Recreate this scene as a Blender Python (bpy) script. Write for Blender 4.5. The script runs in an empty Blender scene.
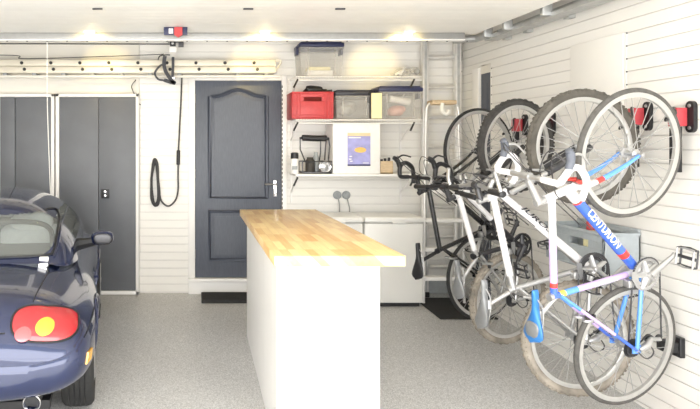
import bpy, bmesh, math, random
from mathutils import Vector, Matrix
from mathutils.bvhtree import BVHTree
random.seed(7)
PI = math.pi
SC = bpy.context.scene
COL = SC.collection
EYE = 1.47
SLOPE = 0.037
WX, WY = 2.69, 6.2          # right wall, back wall
def floor_z(y): return -SLOPE * (WY - y)

# ------------------------------------------------------------------ materials
def nodes(name):
    m = bpy.data.materials.new(name); m.use_nodes = True
    nt = m.node_tree
    return m, nt, nt.nodes['Principled BSDF']
def sset(b, k, v):
    if k in b.inputs: b.inputs[k].default_value = v
def mat(name, col, rough=.5, metal=0., var=.06, scale=30., bump=0., coat=0., emit=0., spec=.5, stretch=None):
    """procedural: base colour gently broken up by noise, optional bump"""
    m, nt, b = nodes(name)
    c = (*col, 1)
    sset(b, 'Roughness', rough); sset(b, 'Metallic', metal); sset(b, 'Coat Weight', coat); sset(b, 'Specular IOR Level', spec)
    sset(b, 'Coat Roughness', .06)
    tc = nt.nodes.new('ShaderNodeTexCoord')
    n = nt.nodes.new('ShaderNodeTexNoise'); n.inputs['Scale'].default_value = scale; n.inputs['Detail'].default_value = 4
    if stretch:
        mp = nt.nodes.new('ShaderNodeMapping'); mp.inputs['Scale'].default_value = stretch
        nt.links.new(tc.outputs['Object'], mp.inputs[0]); nt.links.new(mp.outputs[0], n.inputs['Vector'])
    else: nt.links.new(tc.outputs['Object'], n.inputs['Vector'])
    r = nt.nodes.new('ShaderNodeValToRGB')
    r.color_ramp.elements[0].position = .3; r.color_ramp.elements[1].position = .7
    r.color_ramp.elements[0].color = (*[max(0, x * (1 - var)) for x in col], 1)
    r.color_ramp.elements[1].color = (*[min(1, x * (1 + var)) for x in col], 1)
    nt.links.new(n.outputs['Fac'], r.inputs[0]); nt.links.new(r.outputs[0], b.inputs['Base Color'])
    if bump:
        bp = nt.nodes.new('ShaderNodeBump'); bp.inputs['Strength'].default_value = bump; bp.inputs['Distance'].default_value = .004
        nt.links.new(n.outputs['Fac'], bp.inputs['Height']); nt.links.new(bp.outputs[0], b.inputs['Normal'])
    if emit:
        sset(b, 'Emission Color', c); sset(b, 'Emission Strength', emit)
    return m
def clear_mat(name, col, mixf=.3, rough=.15):
    m, nt, b = nodes(name)
    sset(b, 'Base Color', (*col, 1)); sset(b, 'Roughness', rough)
    t = nt.nodes.new('ShaderNodeBsdfTransparent'); t.inputs[0].default_value = (min(1, col[0] * 1.0), min(1, col[1]), min(1, col[2]), 1)
    mx = nt.nodes.new('ShaderNodeMixShader'); mx.inputs[0].default_value = mixf
    nt.links.new(t.outputs[0], mx.inputs[1]); nt.links.new(b.outputs[0], mx.inputs[2])
    nt.links.new(mx.outputs[0], nt.nodes['Material Output'].inputs[0])
    return m
def butcher_mat():
    m, nt, b = nodes('butcher_block')
    tc = nt.nodes.new('ShaderNodeTexCoord'); sp = nt.nodes.new('ShaderNodeSeparateXYZ'); cb = nt.nodes.new('ShaderNodeCombineXYZ')
    ad = nt.nodes.new('ShaderNodeMath'); ad.operation = 'ADD'
    nt.links.new(tc.outputs['Object'], sp.inputs[0])
    nt.links.new(sp.outputs['Y'], cb.inputs[0]); nt.links.new(sp.outputs['X'], ad.inputs[0]); nt.links.new(sp.outputs['Z'], ad.inputs[1])
    nt.links.new(ad.outputs[0], cb.inputs[1])
    br = nt.nodes.new('ShaderNodeTexBrick'); br.offset = .37; br.offset_frequency = 1
    for k, v in (('Scale', 1), ('Mortar Size', .0006), ('Brick Width', .26), ('Row Height', .042), ('Bias', 0.)): br.inputs[k].default_value = v
    br.inputs['Color1'].default_value = (.66, .39, .14, 1); br.inputs['Color2'].default_value = (.88, .66, .32, 1); br.inputs['Mortar'].default_value = (.5, .32, .15, 1)
    nt.links.new(cb.outputs[0], br.inputs['Vector'])
    n = nt.nodes.new('ShaderNodeTexNoise'); mp = nt.nodes.new('ShaderNodeMapping'); mp.inputs['Scale'].default_value = (60, 4, 60)
    nt.links.new(tc.outputs['Object'], mp.inputs[0]); nt.links.new(mp.outputs[0], n.inputs['Vector']); n.inputs['Scale'].default_value = 1.5
    mx = nt.nodes.new('ShaderNodeMixRGB'); mx.blend_type = 'OVERLAY'; mx.inputs[0].default_value = .25
    nt.links.new(br.outputs[0], mx.inputs[1]); nt.links.new(n.outputs['Fac'], mx.inputs[2])
    nt.links.new(mx.outputs[0], b.inputs['Base Color']); sset(b, 'Roughness', .35); sset(b, 'Coat Weight', .08)
    return m
def floor_mat():
    m, nt, b = nodes('flake_epoxy_floor')
    tc = nt.nodes.new('ShaderNodeTexCoord')
    v = nt.nodes.new('ShaderNodeTexVoronoi'); v.inputs['Scale'].default_value = 200
    n = nt.nodes.new('ShaderNodeTexNoise'); n.inputs['Scale'].default_value = 1.3; n.inputs['Detail'].default_value = 5
    nt.links.new(tc.outputs['Object'], v.inputs['Vector']); nt.links.new(tc.outputs['Object'], n.inputs['Vector'])
    bw = nt.nodes.new('ShaderNodeRGBToBW'); nt.links.new(v.outputs['Color'], bw.inputs[0])
    r = nt.nodes.new('ShaderNodeValToRGB'); e = r.color_ramp.elements
    e[0].position = .18; e[0].color = (.40, .397, .39, 1); e[1].position = .85; e[1].color = (.76, .755, .745, 1)
    x = e.new(.5); x.color = (.58, .575, .565, 1)
    nt.links.new(bw.outputs[0], r.inputs[0])
    mx = nt.nodes.new('ShaderNodeMixRGB'); mx.blend_type = 'MULTIPLY'; mx.inputs[0].default_value = .22
    nt.links.new(r.outputs[0], mx.inputs[1]); nt.links.new(n.outputs['Fac'], mx.inputs[2])
    nt.links.new(mx.outputs[0], b.inputs['Base Color']); sset(b, 'Roughness', .38); sset(b, 'Specular IOR Level', .4)
    return m
M = {}
M['floor'] = floor_mat(); M['butcher'] = butcher_mat()
M['wall'] = mat('white_slat_plastic', (.86, .845, .81), .45, var=.02, scale=2)
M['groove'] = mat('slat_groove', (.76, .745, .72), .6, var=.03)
M['cream'] = mat('cream_wall_paint', (.78, .755, .70), .7, var=.02, scale=3)
M['white'] = mat('white_laminate', (.88, .87, .855), .4, var=.015, scale=4)
M['panel'] = mat('overhead_door_skin', (.91, .895, .85), .4, var=.02, scale=6, bump=.05)
M['freezer'] = mat('white_enamel', (.84, .835, .81), .3, var=.015, scale=3)
M['greydoor'] = mat('dark_grey_cupboard', (.125, .133, .150), .42, var=.06, scale=5)
M['navydoor'] = mat('slate_blue_door_paint', (.088, .100, .130), .42, var=.12, scale=9, bump=.12, stretch=(14, 14, 1.5))
M['navymould'] = mat('slate_blue_moulding', (.055, .065, .095), .38, var=.08, scale=9)
M['steel'] = mat('galvanised_steel', (.50, .51, .51), .42, .6, var=.12, scale=18)
M['alu'] = mat('aluminium', (.78, .77, .75), .38, .45, var=.06, scale=20)
M['chrome'] = mat('chrome', (.85, .85, .86), .12, 1., var=.02)
M['silver'] = mat('silver_parts', (.48, .48, .48), .3, .8, var=.05)
M['rim'] = mat('rim_silver', (.50, .495, .48), .35, .6, var=.04)
M['ladder'] = mat('pale_cream_ladder', (.70, .655, .555), .4, .15, var=.04, scale=12)
M['black'] = mat('black_plastic', (.014, .014, .016), .42, var=.15)
M['blackgloss'] = mat('gloss_black_paint', (.012, .012, .014), .22, var=.1, coat=.6)
M['rubber'] = mat('black_rubber', (.022, .022, .022), .75, var=.2, scale=60, bump=.3)
M['tyre_grey'] = mat('dusty_road_tyre', (.085, .081, .075), .8, var=.2, scale=40, bump=.2)
M['tyre_dark'] = mat('dark_trail_tyre', (.05, .047, .044), .85, var=.25, scale=30, bump=.3)
M['tyre_brown'] = mat('dusty_trail_tyre', (.105, .096, .082), .9, var=.3, scale=14, bump=.3)
M['tyre_mud'] = mat('muddy_trail_tyre', (.27, .24, .20), .9, var=.35, scale=14, bump=.3)
M['dkmetal'] = mat('dark_metal', (.075, .075, .08), .35, .7, var=.1)
M['grey'] = mat('mid_grey_plastic', (.33, .35, .36), .5, var=.06)
M['bin'] = mat('blue_grey_bin_plastic', (.40, .44, .465), .5, var=.05)
M['blue'] = mat('bicycle_blue', (.045, .13, .62), .25, var=.05, coat=.7)
M['ltblue'] = mat('bicycle_light_blue', (.10, .30, .78), .25, var=.05, coat=.7)
M['bwhite'] = mat('bicycle_white', (.70, .69, .70), .25, var=.02, coat=.7)
M['lilac'] = mat('bicycle_lilac', (.55, .40, .72), .25, var=.04, coat=.7)
M['red'] = mat('red_plastic', (.50, .045, .05), .4, var=.06)
M['redpaint'] = mat('red_band', (.62, .05, .04), .3, var=.05)
M['hookred'] = mat('hook_red', (.50, .055, .07), .45, var=.06)
M['yellow'] = mat('yellow_band', (.82, .62, .10), .4, var=.05)
M['pale_yellow'] = mat('pale_yellow_card', (.86, .80, .47), .6, var=.05)
M['navylid'] = mat('navy_lid', (.026, .032, .09), .4, var=.06)
M['darklid'] = mat('dark_grey_lid', (.030, .031, .042), .4, var=.06)
M['clear'] = clear_mat('clear_plastic', (.90, .89, .87), .22)
M['glass'] = clear_mat('car_glass', (.62, .65, .63), .22, .03)
M['wood'] = mat('raw_pine', (.60, .46, .30), .6, var=.14, scale=14, stretch=(2, 14, 14))
M['carblue'] = mat('dark_blue_car_paint', (.009, .018, .070), .17, .3, var=.04, coat=1.)
M['seal'] = mat('rubber_seal', (.012, .012, .013), .5, var=.1)
M['lens'] = mat('red_lens', (.42, .010, .018), .1, var=.03, coat=1.)
M['lens_amber'] = mat('amber_lens', (.82, .42, .03), .1, var=.03, coat=1.)
M['lens_clear'] = mat('pink_clear_lens', (.56, .10, .11), .1, var=.03, coat=1.)
M['seat'] = mat('pale_grey_upholstery', (.60, .61, .62), .8, var=.06, bump=.2)
M['cardark'] = mat('dark_cabin_trim', (.05, .045, .04), .7, var=.1)
M['webbing'] = mat('dark_grey_webbing', (.06, .063, .075), .8, var=.15, scale=80, bump=.2)
M['cable'] = mat('dark_cable', (.05, .048, .05), .55, var=.1)
M['greycable'] = mat('grey_cable', (.34, .34, .33), .5, var=.05)
M['cord'] = mat('white_cord', (.85, .84, .80), .6, var=.03)
M['purple'] = mat('poster_periwinkle', (.36, .36, .68), .5, var=.14, scale=14)
M['tan'] = mat('poster_tan', (.78, .62, .38), .5, var=.05)
M['orange'] = mat('poster_orange', (.85, .52, .14), .5, var=.05)
M['navy'] = mat('poster_navy', (.05, .055, .14), .5, var=.05)
M['paper'] = mat('white_paper', (.85, .84, .82), .6, var=.03)
M['pink'] = mat('pink_cloth', (.72, .42, .36), .8, var=.2, scale=20, bump=.3)
M['greycloth'] = mat('grey_cloth', (.34, .34, .33), .8, var=.3, scale=16, bump=.3)
M['lamp'] = mat('warm_lamp_glow', (1., .86, .55), .4, emit=7.)
M['saddle_silver'] = mat('silver_saddle_cover', (.20, .205, .21), .35, .2, var=.06)
M['saddle_blue'] = mat('blue_saddle_cover', (.03, .17, .46), .3, .2, var=.06)
M['dkhood'] = mat('slate_rubber_hood', (.10, .11, .135), .5, var=.1)
M['ink'] = mat('black_ink', (.02, .02, .025), .5, var=.05)

# ------------------------------------------------------------------ mesh builder
class MB:
    def __init__(s): s.v = []; s.f = []; s.m = []; s.mats = []; s.sm = []
    def mi(s, m):
        m = M[m] if isinstance(m, str) else m
        if m not in s.mats: s.mats.append(m)
        return s.mats.index(m)
    def add(s, vs, fs, m, smooth=False):
        o = len(s.v); s.v += [tuple(v) for v in vs]; k = s.mi(m)
        for f in fs: s.f.append([o + i for i in f]); s.m.append(k); s.sm.append(smooth)
        return s
    def box(s, a, b, m, bev=0.):
        a = [min(a[i], b[i]) for i in range(3)], [max(a[i], b[i]) for i in range(3)]
        (x0, y0, z0), (x1, y1, z1) = a
        if bev <= 0:
            vs = [(x0, y0, z0), (x1, y0, z0), (x1, y1, z0), (x0, y1, z0), (x0, y0, z1), (x1, y0, z1), (x1, y1, z1), (x0, y1, z1)]
            return s.add(vs, [(0, 3, 2, 1), (4, 5, 6, 7), (0, 1, 5, 4), (1, 2, 6, 5), (2, 3, 7, 6), (3, 0, 4, 7)], m)
        bm = bmesh.new(); bmesh.ops.create_cube(bm, size=1)
        for v in bm.verts: v.co = Vector(((x0 + x1) / 2 + v.co.x * (x1 - x0), (y0 + y1) / 2 + v.co.y * (y1 - y0), (z0 + z1) / 2 + v.co.z * (z1 - z0)))
        bev = min(bev, .45 * min(x1 - x0, y1 - y0, z1 - z0))
        bmesh.ops.bevel(bm, geom=list(bm.edges), offset=bev, segments=3, profile=.5, affect='EDGES')
        bm.verts.index_update()
        s.add([v.co[:] for v in bm.verts], [[v.index for v in f.verts] for f in bm.faces], m, True); bm.free()
        return s
    def path(s, pts, r, m, n=8, closed=False, caps=True, flat=None):
        """sweep a circle (or an ellipse: flat = ratio) along points; r number or list"""
        P = [Vector(p) for p in pts]; k = len(P)
        R = r if isinstance(r, (list, tuple)) else [r] * k
        T = []
        for i in range(k):
            a = P[(i - 1) % k] if (i > 0 or closed) else P[i]; b = P[(i + 1) % k] if (i < k - 1 or closed) else P[i]
            t = (b - a); T.append(t.normalized() if t.length > 1e-9 else Vector((0, 0, 1)))
        u = T[0].orthogonal().normalized()
        vs = []; 
        for i in range(k):
            u = (u - T[i] * u.dot(T[i]))
            if u.length < 1e-6: u = T[i].orthogonal()
            u.normalize(); w = T[i].cross(u)
            for j in range(n):
                a = 2 * PI * j / n
                vs.append(P[i] + (u * math.cos(a) + w * math.sin(a) * (flat or 1)) * R[i])
        fs = []
        for i in range(k if closed else k - 1):
            for j in range(n):
                fs.append((i * n + j, i * n + (j + 1) % n, ((i + 1) % k) * n + (j + 1) % n, ((i + 1) % k) * n + j))
        if caps and not closed:
            fs.append(tuple(range(n - 1, -1, -1))); fs.append(tuple((k - 1) * n + j for j in range(n)))
        return s.add(vs, fs, m, True)
    def tube(s, a, b, r, m, r2=None, n=12): return s.path([a, b], [r, r2 if r2 is not None else r], m, n)
    def lathe(s, c, axis, prof, m, n=24, caps=True):
        """prof: list of (radius, distance along axis)"""
        c = Vector(c); ax = Vector(axis).normalized(); u = ax.orthogonal().normalized(); w = ax.cross(u)
        vs = []; fs = []
        for (r, d) in prof:
            for j in range(n):
                a = 2 * PI * j / n; vs.append(c + ax * d + (u * math.cos(a) + w * math.sin(a)) * max(r, 1e-5))
        for i in range(len(prof) - 1):
            for j in range(n): fs.append((i * n + j, i * n + (j + 1) % n, (i + 1) * n + (j + 1) % n, (i + 1) * n + j))
        if caps and prof[0][0] > 1e-4: fs.append(tuple(range(n - 1, -1, -1)))
        if caps and prof[-1][0] > 1e-4: fs.append(tuple((len(prof) - 1) * n + j for j in range(n)))
        return s.add(vs, fs, m, True)
    def ring(s, c, axis, R, r, m, n=48, k=8, flat=1.):
        c = Vector(c); ax = Vector(axis).normalized(); u = ax.orthogonal().normalized(); w = ax.cross(u)
        vs = []; fs = []
        for i in range(n):
            a = 2 * PI * i / n; d = u * math.cos(a) + w * math.sin(a)
            for j in range(k):
                b = 2 * PI * j / k; vs.append(c + d * (R + r * math.cos(b)) + ax * r * flat * math.sin(b))
        for i in range(n):
            for j in range(k): fs.append((i * k + j, ((i + 1) % n) * k + j, ((i + 1) % n) * k + (j + 1) % k, i * k + (j + 1) % k))
        return s.add(vs, fs, m, True)
    def ell(s, c, r, m, n=16, k=10, p=2.):
        vs = []; fs = []
        def q(x): return math.copysign(abs(x) ** (2 / p), x)
        for i in range(k + 1):
            t = -PI / 2 + PI * i / k
            for j in range(n):
                a = 2 * PI * j / n
                vs.append((c[0] + r[0] * q(math.cos(t)) * q(math.cos(a)), c[1] + r[1] * q(math.cos(t)) * q(math.sin(a)), c[2] + r[2] * q(math.sin(t))))
        for i in range(k):
            for j in range(n): fs.append((i * n + j, i * n + (j + 1) % n, (i + 1) * n + (j + 1) % n, (i + 1) * n + j))
        return s.add(vs, fs, m, True)
    def prism(s, poly, axis, a, b, m, smooth=False):
        """extrude a 2D outline along axis 0/1/2 from a to b"""
        def P(u, v, w): return {0: (w, u, v), 1: (u, w, v), 2: (u, v, w)}[axis]
        n = len(poly); vs = [P(u, v, a) for u, v in poly] + [P(u, v, b) for u, v in poly]
        fs = [tuple(range(n)), tuple(range(2 * n - 1, n - 1, -1))] + [(i, i + n, (i + 1) % n + n, (i + 1) % n) for i in range(n)]
        return s.add(vs, fs, m, smooth)
    def build(s, name, parent=None, loc=None):
        me = bpy.data.meshes.new(name)
        me.from_pydata(s.v, [], s.f)
        for m in s.mats: me.materials.append(m)
        me.polygons.foreach_set('material_index', s.m); me.polygons.foreach_set('use_smooth', s.sm)
        bm = bmesh.new(); bm.from_mesh(me); bmesh.ops.recalc_face_normals(bm, faces=bm.faces); bm.to_mesh(me); bm.free()
        me.update()
        if any(s.sm):
            try: me.set_sharp_from_angle(angle=math.radians(40))
            except Exception: pass
        o = bpy.data.objects.new(name, me); COL.objects.link(o)
        if parent: o.parent = parent
        if loc: o.location = loc
        return o
def tag(o, label, cat, group=None):
    o['label'] = label; o['category'] = cat
    if group: o['group'] = group
    return o
def thing(name, label, cat, loc=(0, 0, 0), rz=0., group=None):
    o = bpy.data.objects.new(name, None); COL.objects.link(o); o.empty_display_size = .1
    o.location = loc; o.rotation_euler = (0, 0, rz)
    return tag(o, label, cat, group)
def struct(mb, name):
    o = mb.build(name); o['kind'] = 'structure'; return o
def copy_tree(o, parent=None):
    c = o.copy(); COL.objects.link(c)
    if parent: c.parent = parent
    for ch in list(o.children): copy_tree(ch, c)
    return c
def text_mesh(txt, size, depth, shear=0., bold=0.):
    cu = bpy.data.curves.new('txt', 'FONT'); cu.body = txt; cu.size = size; cu.extrude = depth; cu.shear = shear; cu.offset = bold
    cu.align_x = 'CENTER'; cu.align_y = 'CENTER'; cu.resolution_u = 3
    o = bpy.data.objects.new('txt', cu); COL.objects.link(o)
    dg = bpy.context.evaluated_depsgraph_get(); me = bpy.data.meshes.new_from_object(o.evaluated_get(dg))
    bpy.data.objects.remove(o); bpy.data.curves.remove(cu)
    return me
def tube_text(txt, a, b, side, r, length, m, parent, height=None, shear=0., bold=.0012, name='lettering', flip=False):
    """lettering wrapped on a round tube from a to b, centred, seen from `side`"""
    a = Vector(a); b = Vector(b); t = (b - a).normalized(); out = Vector(side); out = (out - t * out.dot(t)).normalized()
    up = out.cross(t)
    me = text_mesh(txt, .05, 0.0, shear, bold)
    xs = [v.co.x for v in me.vertices]; ys = [v.co.y for v in me.vertices]
    cx, cy = (min(xs) + max(xs)) / 2, (min(ys) + max(ys)) / 2
    sx = length / (max(xs) - min(xs)); sy = (height / (max(ys) - min(ys))) if height else sx
    bm = bmesh.new(); bm.from_mesh(me)
    for k in range(-4, 5):
        g = bm.verts[:] + bm.edges[:] + bm.faces[:]
        bmesh.ops.bisect_plane(bm, geom=g, plane_co=(0, cy + k * .22 * (max(ys) - min(ys)) / 2, 0), plane_no=(0, 1, 0))
    mid = (a + b) / 2; rr = r + .003
    for v in bm.verts:
        u = (v.co.x - cx) * sx; w = (v.co.y - cy) * sy; ang = w / rr
        v.co = mid + t * u + out * (math.cos(ang) * rr) + up * (math.sin(ang) * rr)
    bm.to_mesh(me); bm.free(); me.materials.clear(); me.materials.append(M[m])
    o = bpy.data.objects.new(name, me); COL.objects.link(o); o.parent = parent
    return o
def bez(p, n=12):
    """Catmull-Rom through the points"""
    P = [Vector(q) for q in p]; P = [2 * P[0] - P[1]] + P + [2 * P[-1] - P[-2]]; out = []
    for i in range(1, len(P) - 2):
        for k in range(n):
            t = k / n; a, b, c, d = P[i - 1], P[i], P[i + 1], P[i + 2]
            out.append(.5 * ((2 * b) + (c - a) * t + (2 * a - 5 * b + 4 * c - d) * t * t + (3 * b - a - 3 * c + d) * t ** 3))
    out.append(P[-2]); return out

# ------------------------------------------------------------------ room shell
WL = -3.1; YF = .35; CZ = 2.72
mb = MB(); mb.add([(WL - .2, YF - .3, floor_z(YF - .3)), (WX + .2, YF - .3, floor_z(YF - .3)), (WX + .2, WY + .1, .004), (WL - .2, WY + .1, .004),
                  (WL - .2, YF - .3, -.6), (WX + .2, YF - .3, -.6), (WX + .2, WY + .1, -.6), (WL - .2, WY + .1, -.6)],
                 [(0, 1, 2, 3), (7, 6, 5, 4), (0, 4, 5, 1), (1, 5, 6, 2), (2, 6, 7, 3), (3, 7, 4, 0)], 'floor'); struct(mb, 'floor')
mb = MB(); mb.box((-12, -14, floor_z(YF) - .06), (12, YF - .3, floor_z(YF) - .014), mat('paved_drive', (.58, .565, .54), .8, var=.2, scale=6)); struct(mb, 'floor_drive')
mb = MB(); mb.box((WL - .2, YF, CZ), (WX + .2, WY + .2, CZ + .15), 'cream'); struct(mb, 'ceiling')
mb = MB(); mb.box((WL - .2, YF, -.4), (WL, WY + .2, CZ), 'cream'); struct(mb, 'wall_left')
PITCH = .08; PH = .01; GW = .008; GD = .009
def slat_profile(z0, z1):
    """(depth, z) outline of the grooved face, depth 0 = face, GD = in the groove"""
    pts = [(0, z0)]; k = math.ceil((z0 - PH) / PITCH)
    while PH + k * PITCH < z1 - GW:
        zc = PH + k * PITCH
        if zc - GW / 2 > z0: pts += [(0, zc - GW / 2), (GD, zc - GW / 2 + .001), (GD, zc + GW / 2 - .001), (0, zc + GW / 2)]
        k += 1
    return pts + [(0, z1)]
def slat_panel(mb, fn, a, b, z0, z1, thick=.03):
    pr = slat_profile(z0, z1); n = len(pr)
    vs = [fn(a, d, z) for d, z in pr] + [fn(b, d, z) for d, z in pr]
    for i in range(n - 1):
        g = pr[i][0] > 0 or pr[i + 1][0] > 0
        mb.add([vs[i], vs[i + 1], vs[i + 1 + n], vs[i + n]], [(0, 1, 2, 3)], 'groove' if g else 'wall')
    poly = list(range(n))
    for s0, e in ((0, a), (n, b)):
        vv = [fn(e, d, z) for d, z in pr] + [fn(e, thick, z1), fn(e, thick, z0)]
        mb.add(vv, [tuple(range(len(vv)))], 'wall')
# back wall: solid core, cream upper left part above the cupboards, slat cladding
mb = MB(); mb.box((WL - .2, WY + .03, -.4), (WX + .2, WY + .2, CZ), 'cream')
mb.box((WL, WY - .0, 1.99), (-.54, WY + .03, CZ), 'cream')
bf = lambda x, d, z: (x, WY + d, z)
slat_panel(mb, bf, -.535, -.03, 0, CZ); slat_panel(mb, bf, -.03, .93, 2.0, CZ); slat_panel(mb, bf, .93, WX + .05, 0, CZ)
mb.box((WL, WY + .005, 0), (-1.95, WY + .03, 2.0), 'cream')
struct(mb, 'wall_back')
# right wall: proud slat cladding up to the narrow dark door near the corner
mb = MB(); mb.box((WX + .04, YF, -.4), (WX + .25, WY + .2, CZ), 'cream')
rf = lambda y, d, z: (WX + d, y, z)
slat_panel(mb, rf, YF, 5.60, floor_z(YF), CZ, .04)
rf2 = lambda y, d, z: (WX + d, y, z)
slat_panel(mb, rf2, 5.60, 5.80, 2.22, CZ, .04); slat_panel(mb, rf2, 5.80, WY + .02, 0, CZ, .04)
struct(mb, 'wall_right')
mb = MB(); mb.box((WX - .012, 3.86, 1.40), (WX - .001, 4.40, 2.177), 'wall', .003)
struct(mb, 'trim_1')
mb = MB()
for yy in (3.852, 5.595):
    mb.box((WX - .006, yy - .006, 1.35 if yy < 5 else .2), (WX - .001, yy + .001, 2.177 if yy < 5 else 2.2), 'groove')
    for k in range(17 if yy < 5 else 3, 28):
        z = PH + k * PITCH
        if z < 2.2: mb.lathe((WX, yy - .004, z), (-1, 0, 0), [(.006, -.004), (.006, .003), (.004, .004)], 'dkmetal', 8)
struct(mb, 'trim_2')
# narrow dark door in the right wall
mb = MB(); mb.box((WX + .006, 5.605, 0), (WX + .04, 5.80, 2.14), 'navymould'); mb.box((WX + .004, 5.605, 2.14), (WX + .04, 5.80, 2.215), 'cream')
mb.box((WX + .003, 5.68, .2), (WX + .008, 5.69, 2.05), 'navymould')
struct(mb, 'door_2')
mb = MB(); mb.box((WX - .02, 5.80, 0), (WX - .002, 5.93, 2.2), 'white', .004); struct(mb, 'trim_3')
mb = MB(); mb.box((2.20, WY - .022, 0), (WX - .03, WY - .002, .13), 'grey', .003); struct(mb, 'baseboard_back')
# boarded riser and white frame round the arched panel door
mb = MB()
mb.box((-.045, WY - .05, -.0), (.935, WY + .03, .125), 'white', .004); mb.box((-.05, WY - .075, .125), (.94, WY + .03, .155), 'white', .004)
mb.box((-.045, WY - .03, .155), (.02, WY + .03, 2.17), 'white', .003); mb.box((.885, WY - .03, .155), (.935, WY + .03, 2.17), 'white', .003)
mb.box((.021, WY - .028, 2.125), (.884, WY + .03, 2.17), 'white', .003)
struct(mb, 'trim_4')
D = MB(); DY = WY - .012; D.box((.022, DY, .158), (.882, WY + .028, 2.122), 'navydoor', .002)
door = struct(D, 'door_1')
def outline(x0, x1, z0, z1, arch=0., n=18):
    p = [(x0, z0), (x1, z0)]
    if arch:
        for i in range(n + 1):
            t = i / n; x = x1 + (x0 - x1) * t; w = abs(2 * t - 1)
            s = 0 if w > .8 else .5 + .5 * math.cos(PI * w / .8)
            p.append((x, z1 + arch * s))
    else: p += [(x1, z1), (x0, z1)]
    return p
for (x0, x1, z0, z1, ar) in ((.165, .735, .955, 1.965, .065), (.165, .735, .335, .82, 0)):
    mm = MB(); o = outline(x0, x1, z0, z1, ar)
    mm.path([(x, DY - .001, z) for x, z in o], .022, 'navymould', 6, closed=True, flat=1)
    mm.build('door_moulding', door)
    fl = MB(); o2 = outline(x0 + .05, x1 - .05, z0 + .05, z1 - .05, ar); fl.prism(o2, 1, DY - .006, DY + .004, 'navydoor'); fl.build('door_field', door)
h = MB(); h.box((.80, DY - .012, .965), (.836, DY, 1.13), 'chrome', .004); h.path(bez([(.818, DY - .01, 1.09), (.818, DY - .05, 1.09), (.80, DY - .055, 1.09), (.71, DY - .052, 1.09)], 6), .010, 'chrome', 8)
h.lathe((.818, DY - .012, 1.0), (0, -1, 0), [(.012, 0), (.012, .01), (.0, .012)], 'chrome', 12); h.build('door_handle', door)
for z in (.35, 1.15, 1.9):
    q = MB(); q.path([(.018, DY - .008, z), (.018, DY - .008, z + .09)], .008, 'silver', 8); q.build('hinge', door)
q = MB()
for k in range(44): q.box((.884, DY - .02, .2 + k * .043), (.892, DY - .012, .222 + k * .043), 'seal')
q.build('door_seal', door)

# tall grey cupboards on the left
def cupboard(x0, x1, xs, label, latch):
    t = thing('tall_cupboard', label, 'cupboard', ((x0 + x1) / 2, 5.98, floor_z(5.98)))
    cx = (x0 + x1) / 2; fz = floor_z(5.98)
    def B(m, a, b, k, bev=0): m.box((a[0] - cx, a[1] - 5.98, a[2] - fz), (b[0] - cx, b[1] - 5.98, b[2] - fz), k, bev)
    c = MB(); B(c, (x0, 6.165, 0), (x1, 6.19, 1.985), 'white')
    B(c, (x0, 6.11, fz + .012), (x0 + .035, 6.165, 1.985), 'white', .004); B(c, (x1 - .03, 6.11, fz + .012), (x1, 6.165, 1.985), 'white', .004)
    B(c, (x0, 6.11, fz + .012), (x1, 6.165, .04), 'white', .004); B(c, (x0, 6.11, 1.955), (x1, 6.165, 1.985), 'white', .004)
    c.build('carcass', t)
    for a, b in ((x0 + .037, xs - .003), (xs + .003, x1 - .032)):
        d = MB(); B(d, (a, 6.118, .044), (b, 6.142, 1.952), 'greydoor', .002); do = d.build('door', t)
        if latch and a > xs - .01:
            l = MB(); B(l, (a + .025, 6.095, .955), (a + .10, 6.118, 1.045), 'black', .004)
            for zz in (.98, 1.02): l.lathe((a + .062 - cx, 6.094 - 5.98, zz - fz), (0, -1, 0), [(.012, 0), (.011, .006), (0, .007)], 'chrome', 10)
            l.build('latch', do)
        if not latch and a > xs - .01:
            l = MB(); l.lathe((a + .045 - cx, 6.118 - 5.98, 1.0 - fz), (0, -1, 0), [(.03, 0), (.03, .006), (.012, .012), (.014, .03), (0, .036)], 'dkmetal', 14)
            l.build('knob', do)
cupboard(-1.94, -1.37, -1.755, 'dark grey tall cupboard with a round knob, behind the car roof', False)
cupboard(-1.355, -.535, -.93, 'dark grey tall cupboard with a black latch, beside the coiled cable', True)

# ------------------------------------------------------------------ overhead garage door, its track and lamps
gd = thing('overhead_garage_door', 'open sectional garage door of cream panels lying overhead', 'garage door', (0, 5.2, 2.43))
def PB(m, a, b, k, bev=0): m.box((a[0], a[1] - 5.2, a[2] - 2.43), (b[0], b[1] - 5.2, b[2] - 2.43), k, bev)
ys = [2.9, 3.4, 3.9, 4.33, 4.87, 5.32]
for i in range(5):
    s = MB(); a, b = ys[i], ys[i + 1]
    prof = []
    n = 5; st = (b - a - .012) / n
    pts = [(a + .004, 2.43)]
    for k in range(1, n):
        c = a + .006 + k * st; pts += [(c - .006, 2.43), (c, 2.434), (c + .006, 2.43)]
    pts += [(b - .004, 2.43), (b - .004, 2.468), (a + .004, 2.468)]
    s.prism([(y - 5.2, z - 2.43) for y, z in pts], 0, WL + .25, 2.42, 'panel'); s.build('door_panel', gd)
b = MB(); PB(b, (WL + .25, 5.24, 2.375), (2.30, 5.30, 2.428), mat('satin_door_rail', (.36, .36, .355), .35, .35, var=.05), .004); PB(b, (WL + .25, 5.235, 2.362), (2.30, 5.30, 2.374), 'white', .002); b.build('edge_rail', gd)
q = MB()
for k in range(30): q.lathe((-2.6 + k * .17, 5.27 - 5.2, 2.362 - 2.43), (0, 0, -1), [(.007, 0), (.007, .004), (0, .006)], 'dkmetal', 8)
q.build('rivets', gd)
for xx in (-.66, .39, 1.03):
    hh = MB(); PB(hh, (xx - .04, 4.31, 2.418), (xx + .03, 4.325, 2.43), 'dkmetal', .003); hh.build('finger_grip', gd)
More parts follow.
